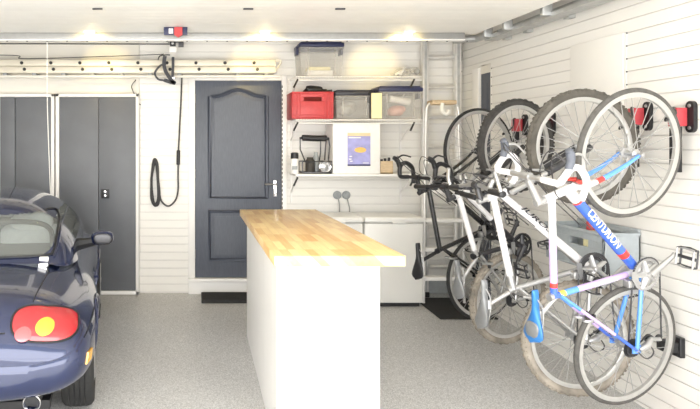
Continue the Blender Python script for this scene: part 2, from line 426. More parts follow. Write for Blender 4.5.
# latch with blue plate and red knob
lt = thing('door_latch', 'dark blue latch plate with a red knob under the overhead door', 'latch', (-.14, 5.0, 2.40))
q = MB(); q.box((-.095, -.01, -.035), (.095, .015, .028), 'navylid', .003); q.box((-.055, -.014, -.025), (-.02, -.008, .015), 'paper'); q.build('latch_plate', lt)
q = MB(); q.prism([(-.01, .022), (.055, .022), (.055, -.04), (.022, -.06), (-.01, -.04)], 1, -.04, -.01, 'red'); q.build('latch_knob', lt)
# steel track on the right
tk = thing('door_track', 'galvanised door track along the top of the right wall', 'track', (2.56, 4.2, 2.38))
q = MB(); q.box((-.045, -1.3, 0), (.07, 1.15, .006), 'steel'); q.box((-.045, -1.3, .006), (-.04, 1.15, .03), 'steel'); q.box((.065, -1.3, .006), (.07, 1.15, .09), 'steel'); q.build('channel', tk)
for yy in (-.6, .18, .72, 1.05):
    q = MB(); q.box((-.04, yy - .025, .004), (.125, yy + .025, .012), 'steel'); q.box((-.10, yy - .02, .01), (-.03, yy + .02, .20), 'steel', .004); q.box((.075, yy - .03, -.01), (.124, yy + .03, .07), 'steel'); q.build('bracket', tk)
q = MB(); q.path([(-.02, 1.15, .05), (-.06, 1.28, .04), (-.25, 1.30, .03)], .035, 'steel', 10); q.build('end_curve', tk)
for i, (xx, nm) in enumerate(((-.86, 'above the car'), (.60, 'above the door'), (1.80, 'above the shelves'))):
    l = thing('ceiling_lamp', 'small warm lamp on the overhead door edge %s' % ('above the grey cupboards', 'above the arched door', 'above the wall shelves')[i], 'lamp', (xx, 5.17, 2.43), group='lamps along the door edge')
    q = MB(); q.box((-.05, -.03, -.018), (.05, .03, -.001), 'white', .004); q.build('lamp_body', l)
    q = MB(); q.ell((0, .0, -.026), (.032, .02, .012), 'lamp', 12, 6); q.build('bulb', l)
    for k, (dy, dz, pw, sz_, ax_) in enumerate(((-.03, -.045, 8.0, 140, 66), (-.01, -.10, 16.0, 34, 85))):
        ld = bpy.data.lights.new('lamp_light', 'SPOT'); ld.spot_size = math.radians(sz_); ld.spot_blend = .6; ld.energy = pw; ld.color = (1, .74, .26); ld.shadow_soft_size = .03
        lo = bpy.data.objects.new('lamp_light', ld); COL.objects.link(lo); lo.parent = l; lo.location = (0, dy, dz); lo.rotation_euler = (math.radians(ax_), 0, 0)

# ------------------------------------------------------------------ ladder stored flat along the back wall
lad = thing('extension_ladder', 'pale extension ladder stored sideways on the wall above the doors', 'ladder', (0, 6.05, 2.19))
def LB(m, a, b, k, bev=0): m.box((a[0], a[1] - 6.05, a[2] - 2.19), (b[0], b[1] - 6.05, b[2] - 2.19), k, bev)
for (z0, z1, y0, xe) in ((2.245, 2.306, 6.00, .80), (2.176, 2.240, 5.985, .80)):
    q = MB(); LB(q, (-2.9, y0, z0), (xe, y0 + .03, z1), 'ladder', .004); LB(q, (-2.9, y0 + .12, z0), (xe, y0 + .15, z1), 'ladder', .004); q.build('side_rail', lad)
for k in range(13):
    x = -2.50 + k * .281
    if x > .72: break
    for (dx, z, y0) in ((0, 2.274, 6.00), (.03, 2.210, 5.985)):
        q = MB(); q.path([(x + dx, y0 - 6.05 - .002, z - 2.19), (x + dx, y0 + .15 - 6.05, z - 2.19)], .014, 'ladder', 8)
        ro = q.build('rung', lad)
        q = MB(); q.lathe((x + dx, y0 - 6.05, z - 2.19), (0, -1, 0), [(.016, 0), (.016, .012), (.011, .018), (0, .018)], 'black', 10); q.build('rung_plug', ro)
q = MB(); q.path(bez([(.78, -.04, .11), (.83, -.04, .115), (.85, -.04, .09), (.82, -.04, .04), (.80, -.04, .01)], 5), .010, 'ladder', 6); q.build('end_hook', lad)
rk = thing('ladder_rack', 'long cream support rail under the sideways ladder', 'rack', (0, 6.1, 2.13))
q = MB(); q.box((-2.9, -.12, 0), (.84, -.09, .022), 'cream', .003); q.build('rail', rk)
for k in range(13):
    x = -2.66 + k * .281
    if x < .82:
        q = MB(); q.box((x - .02, -.115, .022), (x + .02, .09, .045), 'grey', .003); q.build('rack_bracket', rk)

# wires, cord, straps, coil
def cable(name, label, cat, pts, r, m, n=6, seg=10):
    q = MB(); q.path(bez(pts, seg) if seg else pts, r, m, n); return tag(q.build(name), label, cat)
cable('wire', 'taut dark wire running level above the ladder', 'wire', [(-2.9, 5.9, 2.445), (-1.5, 5.9, 2.443), (-.22, 5.9, 2.44)], .006, 'cable')
cable('wire', 'slack dark wire with a knot hanging lower above the ladder', 'wire', [(-2.9, 5.93, 2.34), (-1.75, 5.93, 2.338), (-1.62, 5.93, 2.305), (-.9, 5.93, 2.325), (-.35, 5.93, 2.345), (-.28, 5.93, 2.35)], .004, 'cable')
cable('pull_cord', 'thin white pull cord hanging from the overhead door in front of the grey cupboards', 'cord', [(-1.245, 5.29, 2.362), (-1.242, 5.29, 1.8), (-1.215, 5.29, 1.03)], .004, 'cord')
cable('wire', 'short curly dark wire at the corner of the grey cupboards', 'wire', [(-.57, 6.18, 2.13), (-.61, 6.16, 2.06), (-.58, 6.16, 1.97), (-.61, 6.16, 1.93), (-.52, 6.17, 1.88)], .005, 'cable')
cable('wire', 'dark wire running down the corner beside the tall ladder', 'wire', [(2.655, 6.15, 2.5), (2.66, 6.15, 2.35), (2.645, 6.15, 2.26), (2.66, 6.15, 2.20)], .010, 'cable')
br = thing('opener_bracket', 'black steel bracket on the back wall above the straps', 'bracket', (-.19, 5.95, 2.4))
q = MB(); q.box((-.06, -.03, .10), (.08, .24, .14), 'dkmetal', .003); q.box((.05, -.03, .02), (.10, .02, .10), 'dkmetal', .003); q.build('bracket_arm', br)
q = MB(); q.box((-.03, -.045, .02), (.025, 0, .08), 'black', .004); q.lathe((-.005, -.046, .05), (0, -1, 0), [(.013, 0), (.012, .008), (0, .01)], 'silver', 10); q.build('pulley', br)
q = MB(); q.box((-.035, -.04, -.04), (.03, -.0, .02), 'white', .004); q.build('bracket_block', br)
def ribbon(pts, w, t, m, mb):
    P = bez(pts, 8); vs = []; fs = []
    for i, p in enumerate(P):
        a = P[max(0, i - 1)]; b = P[min(len(P) - 1, i + 1)]; d = (b - a).normalized(); nrm = Vector((-d.z, 0, d.x))
        ww = w / 2
        for (sx, sy) in ((-1, -1), (1, -1), (1, 1), (-1, 1)): vs.append(p + nrm * ww * sx + Vector((0, t * sy, 0)))
    k = len(P)
    for i in range(k - 1):
        for j in range(4): fs.append((i * 4 + j, i * 4 + (j + 1) % 4, i * 4 + 4 + (j + 1) % 4, i * 4 + 4 + j))
    fs += [(0, 1, 2, 3), (k * 4 - 1, k * 4 - 2, k * 4 - 3, k * 4 - 4)]
    mb.add(vs, fs, m)
sp = thing('webbing_strap', 'dark grey looped webbing straps hanging in front of the ladder', 'strap', (-.25, 5.9, 2.36))
def S(x, y): return ((x - 193) / 105 + .25, 0, 1.47 - (y - 146) / 105 - 2.36)
q = MB(); ribbon([S(165, 56), S(164, 64), S(166, 72), S(172, 81), S(174.5, 83), S(170, 82), S(164, 80)], .035, .004, 'webbing', q)
ribbon([S(166, 64), S(160, 66), S(155, 73), S(158, 79), S(164, 80.5)], .018, .005, 'webbing', q); q.build('strap_loop', sp)
q = MB(); ribbon([S(173, 57), S(173, 66), S(172.5, 77)], .026, .004, 'webbing', q); q.build('strap_tail', sp)
q = MB(); q.box(S(171, 76), (S(175, 79)[0], .012, S(175, 79)[2]), 'silver', .002); q.build('buckle', sp)
q = MB(); q.path(bez([S(158, 60), S(160, 56), S(166, 55), S(170, 55)], 6), .006, 'dkmetal', 6); q.build('strap_hook', sp)
def Wp(x, y, d=.03): return ((x - 193) / 100.4, WY - d, 1.47 - (y - 146) / 100.4)
cc = thing('coiled_cable', 'dark cable hanging in a coil on the white slat wall beside the arched door', 'cable', Wp(160, 206))
o0 = Vector(Wp(160, 206))
def WL_(pts): return [Vector(Wp(*p)) - o0 for p in pts]
q = MB(); q.path(bez(WL_([(182, 73), (181, 100), (179.5, 130), (178.5, 150), (178, 175), (178, 190), (175.5, 200), (169, 206), (163, 203), (160, 196), (158.5, 180), (158, 166), (156, 159.5), (153.5, 160), (152, 170), (151, 185), (151, 198), (154, 205), (158, 205), (160, 198)]), 8), .0085, 'cable', 6)
for i, dx in enumerate((0, 1.2, 2.2)):
    q.path(bez(WL_([(153 + dx, 162, .04 + i * .006), (151 + dx * .5, 180, .045), (151.5 + dx, 200, .04), (156, 206 - dx * 1.5, .045), (160 - dx, 196, .05), (158 - dx * .5, 175, .04), (155.5, 159.5 + dx, .04), (153 + dx, 163, .045)]), 7), .007, 'cable', 6)
q.build('cable_coil', cc)
q = MB(); a = Vector(Wp(178.4, 150)) - o0; b2 = Vector(Wp(178.2, 165)) - o0; q.path([a, a + (b2 - a) * .05, b2 - (b2 - a) * .05, b2], [.01, .018, .018, .01], 'black', 10); q.build('cable_sleeve', cc)

# ------------------------------------------------------------------ shelves
def wire_shelf(z, label, solid=False):
    t = thing('shelf', label, 'shelf', (1.55, 6.0, z), group='white wall shelves')
    q = MB()
    if solid: q.box((-.59, -.20, -.022), (.58, .185, 0), 'white', .004)
    else:
        for yy in (-.20, -.07, .06, .18): q.path([(-.59, yy, -.008), (.59, yy, -.008)], .005, 'white', 6)
        q.path([(-.59, -.20, -.04), (.59, -.20, -.04)], .005, 'white', 6)
        for k in range(48):
            x = -.585 + k * .025; q.path([(x, .185, -.002), (x, -.197, -.002), (x, -.203, -.04)], .0028, 'white', 5)
    q.build('shelf_deck', t)
    for x in (-.57, .52):
        k = MB(); k.path([(x, -.16, -.03), (x, .185, -.20)], .007, 'white', 6); k.path([(x, -.20, -.03), (x - .04, -.21, -.11)], .009, 'black', 6); k.box((x - .008, .18, -.30), (x + .008, .196, -.005), 'white'); k.build('shelf_bracket', t)
wire_shelf(2.125, 'top white wire shelf, holding one navy lidded box'); wire_shelf(1.722, 'middle white wire shelf, holding the red crate'); wire_shelf(1.207, 'lowest white wall shelf, holding the white carton', True)
def storage_box(x0, x1, y0, y1, z0, z1, lid, label):
    t = thing('storage_box', label, 'storage box', ((x0 + x1) / 2, (y0 + y1) / 2, z0), group='clear lidded storage boxes')
    hx, hy, h = (x1 - x0) / 2, (y1 - y0) / 2, z1 - z0; lh = .055; k = .90
    q = MB()
    def quad(a, b, c, d): q.add([a, b, c, d], [(0, 1, 2, 3)], 'clear')
    B = [(-hx * k, -hy * k, .002), (hx * k, -hy * k, .002), (hx * k, hy * k, .002), (-hx * k, hy * k, .002)]
    T = [(-hx * .96, -hy * .96, h - lh), (hx * .96, -hy * .96, h - lh), (hx * .96, hy * .96, h - lh), (-hx * .96, hy * .96, h - lh)]
    for i in range(4): quad(B[i], B[(i + 1) % 4], T[(i + 1) % 4], T[i])
    q.add(B, [(0, 1, 2, 3)], 'clear')
    for sx in (-.6, .6):   # moulded ribs
        q.box((hx * sx - .006, -hy * .95, .02), (hx * sx + .006, -hy * .90, h - lh), 'clear')
    q.path([(*p[:2], p[2] - .008) for p in T], .008, 'clear', 6, closed=True)
    q.build('box_body', t)
    q = MB(); q.box((-hx, -hy, h - lh), (hx, hy, h - .012), lid, .012); q.box((-hx * .9, -hy * .9, h - .016), (hx * .9, hy * .9, h), lid, .008); q.build('box_lid', t)
    for sx in (-1, 1):
        q = MB(); q.box((sx * hx - .012, -.06, h - lh - .06), (sx * hx + .012, .06, h - lh + .02), lid, .006); q.build('lid_clip', t)
storage_box(1.00, 1.425, 5.83, 6.15, 2.132, 2.458, 'navylid', 'clear storage box with navy lid, alone at the left of the top shelf')
storage_box(1.336, 1.705, 5.83, 6.15, 1.727, 2.0, 'darklid', 'clear storage box with dark grey lid next to the red crate')
storage_box(1.736, 2.16, 5.81, 6.15, 1.727, 2.035, 'navylid', 'clear storage box with navy lid and pink contents, under the crumpled plastic')
def lump(name, label, cat, c, r, m, n=1, parent=None):
    q = MB(); rnd = random.Random(hash(label) % 999 if False else len(label))
    for i in range(n):
        q.ell((c[0] + rnd.uniform(-1, 1) * r[0] * .5 * (n > 1), c[1] + rnd.uniform(-1, 1) * r[1] * .3 * (n > 1), c[2] + rnd.uniform(-.1, .5) * r[2] * (n > 1)), [k * (.7 if n > 1 else 1) for k in r], m, 12, 8, 2.6)
    return tag(q.build(name), label, cat)
q = MB(); q.box((1.09, 5.90, 2.136), (1.33, 6.08, 2.19), 'paper', .004); q.box((1.10, 5.91, 2.192), (1.31, 6.07, 2.225), 'pale_yellow', .004); tag(q.build('paper_stack'), 'pale stack of papers inside the top shelf box', 'papers')
lump('cloth_bundle', 'grey cloth bundle inside the dark lidded box', 'cloth', (1.50, 5.98, 1.82), (.12, .09, .075), 'greycloth', 4)
lump('cloth_bundle', 'pink cloth bundle inside the navy lidded box', 'cloth', (1.98, 5.98, 1.80), (.11, .09, .055), 'pink', 3)
q = MB(); q.path([(1.86, 5.88, 1.92), (2.06, 5.90, 1.885)], .032, 'paper', 14); tag(q.build('paper_roll'), 'white paper roll lying on the pink cloth in the navy lidded box', 'roll')
q = MB(); q.box((1.665, 5.79, 1.727), (1.765, 5.812, 1.965), 'pale_yellow', .003); q.box((1.657, 5.789, 1.726), (1.664, 5.825, 1.975), 'black'); tag(q.build('folder'), 'pale yellow folder standing between two clear boxes', 'folder')
# red crate
cr = thing('crate', 'red plastic crate with a handle slot on the middle shelf', 'crate', (1.122, 5.97, 1.725))
q = MB(); hx, hy, hh = .19, .16, .245
q.box((-hx, -hy, 0), (hx, hy, .012), 'red', .003)
q.box((-hx, -hy, .012), (hx, -hy + .012, .165), 'red', .003); q.box((-hx, -hy, .205), (hx, -hy + .012, hh), 'red', .003)
q.box((-hx, -hy, .165), (-.085, -hy + .012, .205), 'red'); q.box((.085, -hy, .165), (hx, -hy + .012, .205), 'red')
q.box((-hx, hy - .012, .012), (hx, hy, hh), 'red', .003)
for sx in (-1, 1): q.box((sx * hx - .006, -hy, .012), (sx * hx + .006, hy, hh), 'red', .003)
q.build('crate_body', cr)
q = MB(); q.path([(-hx, -hy, hh), (hx, -hy, hh), (hx, hy, hh), (-hx, hy, hh)], .010, 'red', 8, closed=True)
q.build('rim', cr)
q = MB()
for x in (-.182, -.15, -.12, .12, .15, .182): q.box((x - .006, -hy - .008, .0), (x + .006, -hy + .002, hh), 'red', .003)
q.box((-hx, -hy - .008, .03), (hx, -hy, .042), 'red', .003); q.build('ribs', cr)
q = MB(); q.path(bez([(1.06, 5.92, 1.98), (1.10, 5.90, 2.012), (1.20, 5.91, 2.008), (1.25, 5.93, 1.995), (1.33, 5.93, 2.0)], 6), [.02] * 5 + [.036] * 10 + [.022] * 6 + [.012] * 4, 'black', 10, flat=.8); tag(q.build('pouch'), 'black soft pouch lying across the red crate', 'pouch')
# crumpled clear plastic on the top shelf
q = MB(); rnd = random.Random(4)
for k in range(7): 
    a = rnd.uniform(-.12, .08); q.path(bez([(1.98 + a, 5.86, 2.14), (2.02 + a * .6, 5.88 + rnd.uniform(-.02, .05), 2.16 + rnd.uniform(0, .05)), (2.08 + a * .4, 5.9, 2.17 + rnd.uniform(0, .04)), (2.13, 5.88, 2.15 + rnd.uniform(0, .06))], 6), .014, 'alu' if k % 3 == 0 else 'clear', 7)
q.ell((2.12, 5.87, 2.175), (.03, .03, .03), 'greycloth', 10, 6); tag(q.build('plastic_wrap'), 'crumpled grey plastic wrap at the right of the top shelf', 'wrap')
# spray can
sc_ = thing('spray_can', 'white spray can with black cap at the left end of the lowest shelf', 'spray can', (.96, 5.86, 1.208))
q = MB(); q.lathe((0, 0, 0), (0, 0, 1), [(.036, 0), (.038, .004), (.038, .135), (.03, .15)], 'paper', 20); q.build('can_body', sc_)
q = MB(); q.lathe((0, 0, .15), (0, 0, 1), [(.036, -.008), (.037, .0), (.036, .045), (.022, .052), (0, .053)], 'black', 20); q.build('cap', sc_)
q = MB(); q.box((-.028, -.041, .04), (.02, -.036, .075), 'grey'); q.build('can_print', sc_)
# caddy with black handle
cd = thing('caddy', 'dark wire caddy with a black bar handle on the lowest shelf', 'caddy', (1.165, 5.93, 1.208))
q = MB(); q.box((-.135, -.10, .002), (.14, .10, .02), 'dkmetal', .004)
for sx in (-.135, .14):
    for sy in (-.10, .10): q.path([(sx, sy, .01), (sx, sy, .12)], .006, 'dkmetal', 6)
q.path([(-.135, -.10, .115), (.14, -.10, .115), (.14, .10, .115), (-.135, .10, .115)], .006, 'dkmetal', 6, closed=True); q.build('wire_tray', cd)
q = MB(); q.path(bez([(-.145, 0, .335), (-.10, 0, .34), (0, 0, .335), (.09, 0, .335), (.135, 0, .33)], 6), [.012] * 4 + [.030] * 17 + [.014] * 4, 'black', 12); q.build('handle_bar', cd)
for p in ([(-.14, 0, .335), (-.14, 0, .23), (-.10, -.06, .11)], [(.055, 0, .32), (.055, 0, .20), (.05, .04, .11)], [(.11, 0, .33), (.10, 0, .22), (.08, -.06, .11)], [(.13, 0, .335), (.142, 0, .26), (.12, -.04, .12)]):
    q = MB(); q.path(p, .006, 'dkmetal', 6); q.build('handle_wire', cd)
q = MB(); q.lathe((-.055, -.05, .02), (0, 0, 1), [(.045, 0), (.045, .10), (.03, .12), (.03, .135), (0, .136)], 'cardark', 16); q.build('canister', cd)
q = MB(); q.lathe((.01, .0, .02), (0, 0, 1), [(.03, 0), (.03, .13), (.018, .16), (.018, .185), (0, .186)], 'grey', 14); q.build('bottle', cd)
q = MB(); q.ring((.082, -.085, .066), (0, -1, 0), .052, .010, 'chrome', 24, 8); q.lathe((.082, -.075, .066), (0, -1, 0), [(.05, -.05), (.05, 0), (.02, .012), (0, .014)], 'silver', 20); q.build('round_lamp', cd)
# white carton with poster
ct = thing('carton', 'white square carton with a periwinkle poster on its front', 'carton', (1.535, 5.97, 1.208))
q = MB(); q.box((-.222, -.15, .001), (.222, .16, .475), 'paper', .004); q.build('carton_body', ct)
q = MB(); q.box((-.085, -.1525, .075), (.13, -.149, .385), 'purple'); q.box((-.085, -.154, .355), (.13, -.152, .385), 'tan'); q.box((-.085, -.154, .075), (.13, -.152, .09), 'navy'); q.box((-.075, -.154, .335), (.04, -.152, .345), 'paper'); q.box((.06, -.154, .10), (.115, -.152, .106), 'paper')
q.lathe((.03, -.152, .225), (0, -1, 0), [(.001, 0), (.001, .0015)], 'orange', 8)
n = 24; q.prism([(.035 + .055 * math.cos(2 * PI * i / n), .225 + .026 * math.sin(2 * PI * i / n)) for i in range(n)], 1, -.1545, -.152, 'orange')
for (a, z) in ((-.055, .165), (-.06, .14), (-.05, .12)): q.box((a - .012, -.154, z - .006), (a + .012, -.152, z + .004), 'paper')
po = q.build('poster', ct)
# wooden block with dark bits
wb = thing('wooden_box', 'small raw wooden box beside the white carton', 'box', (1.825, 5.90, 1.208))
q = MB(); q.box((-.06, -.06, .001), (.06, .06, .012), 'wood'); q.box((-.06, -.06, .0), (.06, -.048, .12), 'wood', .003); q.box((-.06, .048, 0), (.06, .06, .12), 'wood', .003); q.box((-.06, -.048, 0), (-.048, .048, .12), 'wood'); q.box((.048, -.048, 0), (.06, .048, .12), 'wood'); q.build('box_sides', wb)
for i, (x, y) in enumerate(((-.03, -.01), (.005, .01), (.032, -.015))):
    q = MB(); q.path([(1.825 + x, 5.9 + y, 1.222), (1.825 + x * 1.1, 5.9 + y, 1.345 + .008 * i)], [.009, .013], 'black', 8)
    tag(q.build('tool_handle'), 'black tool handle sticking out of the small wooden box', 'tool', 'tool handles in the wooden box')
# sockets and plugs
for i, x in enumerate((1.44, 1.53)):
    t = thing('plug', 'round grey plug on the back wall, %s of the two above the freezers' % ('left' if i == 0 else 'right'), 'plug', (x, WY - .002, .98), group='plugs above the freezers')
    q = MB(); q.lathe((0, 0, 0), (0, -1, 0), [(.042, 0), (.042, .012), (.030, .018), (.030, .04), (.0, .045)], 'grey', 20); q.build('plug_body', t)
    q = MB(); q.path(bez([(0, -.035, -.02), (.012, -.05, -.08), (.015 + .01 * i, -.04, -.15), (.01, -.03, -.26)], 6), .006, 'greycable', 6); q.build('plug_lead', t)

# ------------------------------------------------------------------ freezers
def freezer(x0, x1, label):
    t = thing('chest_freezer', label, 'freezer', ((x0 + x1) / 2, 5.93, floor_z(5.93)), group='white freezers by the back wall')
    hx = (x1 - x0) / 2; fy = -.21; zo = -floor_z(5.93)
    q = MB(); q.box((-hx, fy, .03), (hx, .22, .765), 'freezer', .012); q.build('freezer_body', t)
    q = MB(); q.box((-hx - .004, fy - .012, .772), (hx + .004, .225, .825), 'freezer', .014); q.build('freezer_lid', t)
    q = MB(); q.box((-.02, fy - .02, .765), (.10, fy - .004, .785), 'freezer', .004); q.build('lid_grip', t)
    q = MB(); q.box((-hx + .03, fy + .02, -.006), (hx - .03, .2, .03), 'black'); q.build('freezer_plinth', t)
freezer(1.03, 1.568, 'white chest freezer at the left, half hidden by the island'); freezer(1.585, 2.125, 'white chest freezer at the right, next to the tall ladder')

# ------------------------------------------------------------------ tall aluminium ladder and step ladder
tl = thing('ladder', 'tall aluminium ladder standing against the back wall', 'ladder', (2.43, 6.08, floor_z(6.08)))
for x in (-.16, .16):
    q = MB(); q.box((x - .03, -.035, .004), (x + .03, .03, 2.58), 'alu', .004); q.box((x - .012, -.036, .01), (x + .012, -.034, 2.57), 'steel'); ro = q.build('side_rail', tl)
    q = MB(); q.box((x - .034, -.045, .0), (x + .034, .035, .05), 'black', .004); q.build('foot', ro)
for k in range(8):
    q = MB(); z = .29 + k * .2935; q.path([(-.15, 0, z), (.15, 0, z)], .019, 'alu', 8); q.build('rung', tl)
sl = thing('step_ladder', 'aluminium step ladder with a hooped handrail and tan tray', 'step ladder', (2.34, 5.80, floor_z(5.8) + .011))
q = MB(); hp = [(-.19, -.02, .01), (-.175, .0, .9), (-.155, .02, 1.55), (-.15, .02, 1.80), (-.12, .02, 1.87), (-.06, .02, 1.885), (.06, .02, 1.885), (.12, .02, 1.87), (.15, .02, 1.80), (.155, .02, 1.55), (.175, 0, .9), (.19, -.02, .01)]
q.path(bez(hp, 6), .013, 'alu', 10); q.build('hoop_frame', sl)
q = MB(); q.path([(-.15, .03, 1.5), (-.17, .17, .004)], .012, 'alu', 8); q.path([(.15, .03, 1.5), (.17, .17, .004)], .012, 'alu', 8); q.path([(-.16, .14, .72), (.16, .14, .72)], .009, 'alu', 8); q.build('rear_frame', sl)
for k in range(5):
    z = .24 + k * .27; w = .185 - .006 * k; q = MB(); q.box((-w, -.05, z - .018), (w, .03, z + .018), 'white' if k < 4 else 'alu', .006); q.build('tread', sl)
q = MB(); q.box((-.12, -.05, 1.86), (.11, .09, 1.90), 'wood', .01); q.build('tray', sl)
q = MB(); q.path(bez([(-.03, -.06, 1.87), (-.04, -.07, 1.80), (.0, -.07, 1.77), (.03, -.06, 1.80)], 5), .018, 'cord', 8); q.build('rag', sl)

# black mats on the floor
def floor_slab(name, label, cat, x0, x1, y0, y1, h, m, ribs=0):
    q = MB(); vs = []
    for (z) in (0.001, h):
        for (x, y) in ((x0, y0), (x1, y0), (x1, y1), (x0, y1)): vs.append((x, y, floor_z(y) + z))
    q.add(vs, [(3, 2, 1, 0), (4, 5, 6, 7), (0, 1, 5, 4), (1, 2, 6, 5), (2, 3, 7, 6), (3, 0, 4, 7)], m)
    for k in range(ribs):
        y = y0 + (k + .5) * (y1 - y0) / ribs; q.path([(x0 + .01, y, floor_z(y) + h), (x1 - .01, y, floor_z(y) + h)], .006, m, 6)
    return tag(q.build(name), label, cat)
floor_slab('doormat', 'black ribbed doormat on the floor below the arched door', 'mat', .08, .80, 5.84, 6.10, .035, 'rubber', 9)
floor_slab('rubber_mat', 'black rubber mat on the floor under the black bicycle', 'mat', 2.14, 2.64, 5.36, 6.0, .010, 'rubber', 0)

# ------------------------------------------------------------------ island: three base units under a butcher block top
wt = thing('worktop', 'long butcher block worktop overhanging the white island', 'worktop', (.68, 3.92, .912))
q = MB(); q.box((-.305, -1.05, 0), (.305, 1.05, .050), 'butcher', .004); q.build('worktop_slab', wt)
IX0, IX1 = .43, .955; yb = [3.18, 3.77, 4.36, 4.95]
for i in range(3):
    y0, y1 = yb[i], yb[i + 1] - .002; c = (y0 + y1) / 2; fz = floor_z(c)
    t = thing('base_cabinet', ('white island base cabinet nearest the camera, with a plain end panel', 'white island base cabinet in the middle of the row of three', 'white island base cabinet at the far end, by the doormat')[i], 'cabinet', ((IX0 + IX1) / 2, c, fz), group='island base cabinets')
    cx = (IX0 + IX1) / 2
    def wedge(mb, x0, x1, a, b, zt, m):
        vs = [(x - cx, y - c, floor_z(y) + .001 - fz) for (x, y) in ((x0, a), (x1, a), (x1, b), (x0, b))] + [(x - cx, y - c, zt - fz) for (x, y) in ((x0, a), (x1, a), (x1, b), (x0, b))]
        mb.add(vs, [(3, 2, 1, 0), (4, 5, 6, 7), (0, 1, 5, 4), (1, 2, 6, 5), (2, 3, 7, 6), (3, 0, 4, 7)], m)
    q = MB(); wedge(q, IX0 + .02, IX1, y0 + (.02 if i == 0 else 0), y1, .911, 'white'); q.build('cabinet_body', t)
    if i == 0: q = MB(); wedge(q, IX0, IX1 + .002, y0, y0 + .018, .911, 'white'); q.build('end_panel', t)
    q = MB(); wedge(q, IX0, IX0 + .0185, y0 + (.021 if i == 0 else .002), y1 - .002, .905, 'white'); q.build('door', t)
    q = MB(); q.box((IX1 + .001 - cx, y0 + .003 - c, .06), (IX1 + .004 - cx, y1 - .003 - c, .90), 'white'); q.build('rear_panel', t)

# ------------------------------------------------------------------ bicycles
def wheel(root, x, R, tyre, tr, kind, hub='silver', cassette=False, disc=False, deepwhite=False):
    yax = (0, 1, 0); rr = R - 2 * tr
    q = MB(); h = .013 if kind == 'road' else .012
    prof = [(-.011, rr + .006), (-.012, rr - .004), (-.008, rr - h - .006), (.008, rr - h - .006), (.012, rr - .004), (.011, rr + .006)]
    n = 64; vs = []; fs = []
    for i in range(n):
        a = 2 * PI * i / n
        for (yy, r) in prof: vs.append((x + r * math.cos(a), yy * (1. if kind == 'road' else 1.3), r * math.sin(a)))
    k = len(prof)
    for i in range(n):
        for j in range(k): fs.append((i * k + j, ((i + 1) % n) * k + j, ((i + 1) % n) * k + (j + 1) % k, i * k + (j + 1) % k))
    q.add(vs, fs, 'rim', True)
    w = q.build('wheel', root)
    q = MB(); q.ring((x, 0, 0), yax, R - tr, tr, tyre, 72, 10, .95)
    if kind == 'trail':
        for i in range(76):
            a = 2 * PI * i / 76; ca, sa = math.cos(a), math.sin(a); da = .018
            for side in (-1, 1):
                for (ro, yy, ww) in ((R - .001, side * .008, .007), (R - tr * .35, side * tr * .80, .006)):
                    if (i + (side > 0)) % 2 and ro > R - .002: continue
                    vs = []
                    for dr in (-.004, .0022):
                        for (d1, d2) in ((-1, -1), (1, -1), (1, 1), (-1, 1)):
                            aa = a + d1 * da; vs.append((x + (ro + dr) * math.cos(aa), yy + d2 * ww, (ro + dr) * math.sin(aa)))
                    q.add(vs, [(0, 3, 2, 1), (4, 5, 6, 7), (0, 1, 5, 4), (1, 2, 6, 5), (2, 3, 7, 6), (3, 0, 4, 7)], tyre)
    q.build('tyre', w)
    q = MB()
    for i in range(28):
        side = 1 if i % 2 else -1; a = 2 * PI * i / 28; ah = a + (1.1 if (i // 2) % 2 else -1.1)
        q.path([(x + .022 * math.cos(ah), side * .028, .022 * math.sin(ah)), (x + (rr - h) * math.cos(a), side * .002, (rr - h) * math.sin(a))], .0018, 'silver', 4)
    q.build('spokes', w)
    q = MB(); q.lathe((x, -.062, 0), yax, [(.006, -.012), (.010, -.01), (.010, .02), (.026, .028), (.026, .034), (.014, .04), (.014, .084), (.026, .09), (.026, .096), (.010, .104), (.010, .134), (.006, .136)], hub, 14); q.build('hub', w)
    if cassette:
        q = MB()
        for i, r in enumerate((.052, .046, .040, .034, .028, .023)): q.lathe((x, -.034 - i * .0042, 0), (0, -1, 0), [(r, 0), (r, .0022)], 'dkmetal', 22)
        q.build('cassette', w)
    if disc:
        q = MB(); q.ring((x, .038, 0), yax, .07, .010, 'silver', 30, 6, .12); q.lathe((x, .037, 0), yax, [(.03, 0), (.03, .003)], 'silver', 16); q.build('brake_disc', w)
    return w
def saddle(root, x, z, cover, stripe=None, pitch=0., ln=.275, w=.064):
    q = MB(); n = 16; m = 12; vs = []; fs = []
    for i in range(n + 1):
        t = i / n; xx = -ln / 2 + ln * t
        hw = w * (math.sin(min(1, t / .12) * PI / 2)) * (1 - .80 * (lambda s: s * s * (3 - 2 * s))(min(1, max(0, (t - .10) / .62)))) * (1 if t < .93 else math.sqrt(max(.05, 1 - ((t - .93) / .07) ** 2 * .9)))
        top = .018 * math.cos((t - .5) * PI) * -.5 + .012 * (1 - t)
        for j in range(m):
            a = 2 * PI * j / m; s = math.sin(a); vs.append((x + xx * math.cos(pitch), hw * math.cos(a), z + top + xx * math.sin(pitch) + (.014 if s > 0 else .026 * (1 if abs(math.cos(a)) > .3 else .5)) * s))
    for i in range(n):
        for j in range(m): fs.append((i * m + j, i * m + (j + 1) % m, (i + 1) * m + (j + 1) % m, (i + 1) * m + j))
    fs += [tuple(range(m - 1, -1, -1)), tuple(n * m + j for j in range(m))]
    q.add(vs, fs, cover, True); so = q.build('saddle', root)
    if stripe:
        q = MB(); q.ell((x - .075, 0, z + .010), (.050, .042, .013), stripe, 16, 8, 2.6); q.build('saddle_stripe', so)
    q = MB()
    for s in (-1, 1): q.path(bez([(x - ln * .40, s * .03, z - .008), (x - .05, s * .022, z - .032), (x + .04, s * .022, z - .032), (x + ln * .36, s * .006, z - .006)], 5), .0035, 'silver', 6)
    q.build('saddle_rails', so)
    return so
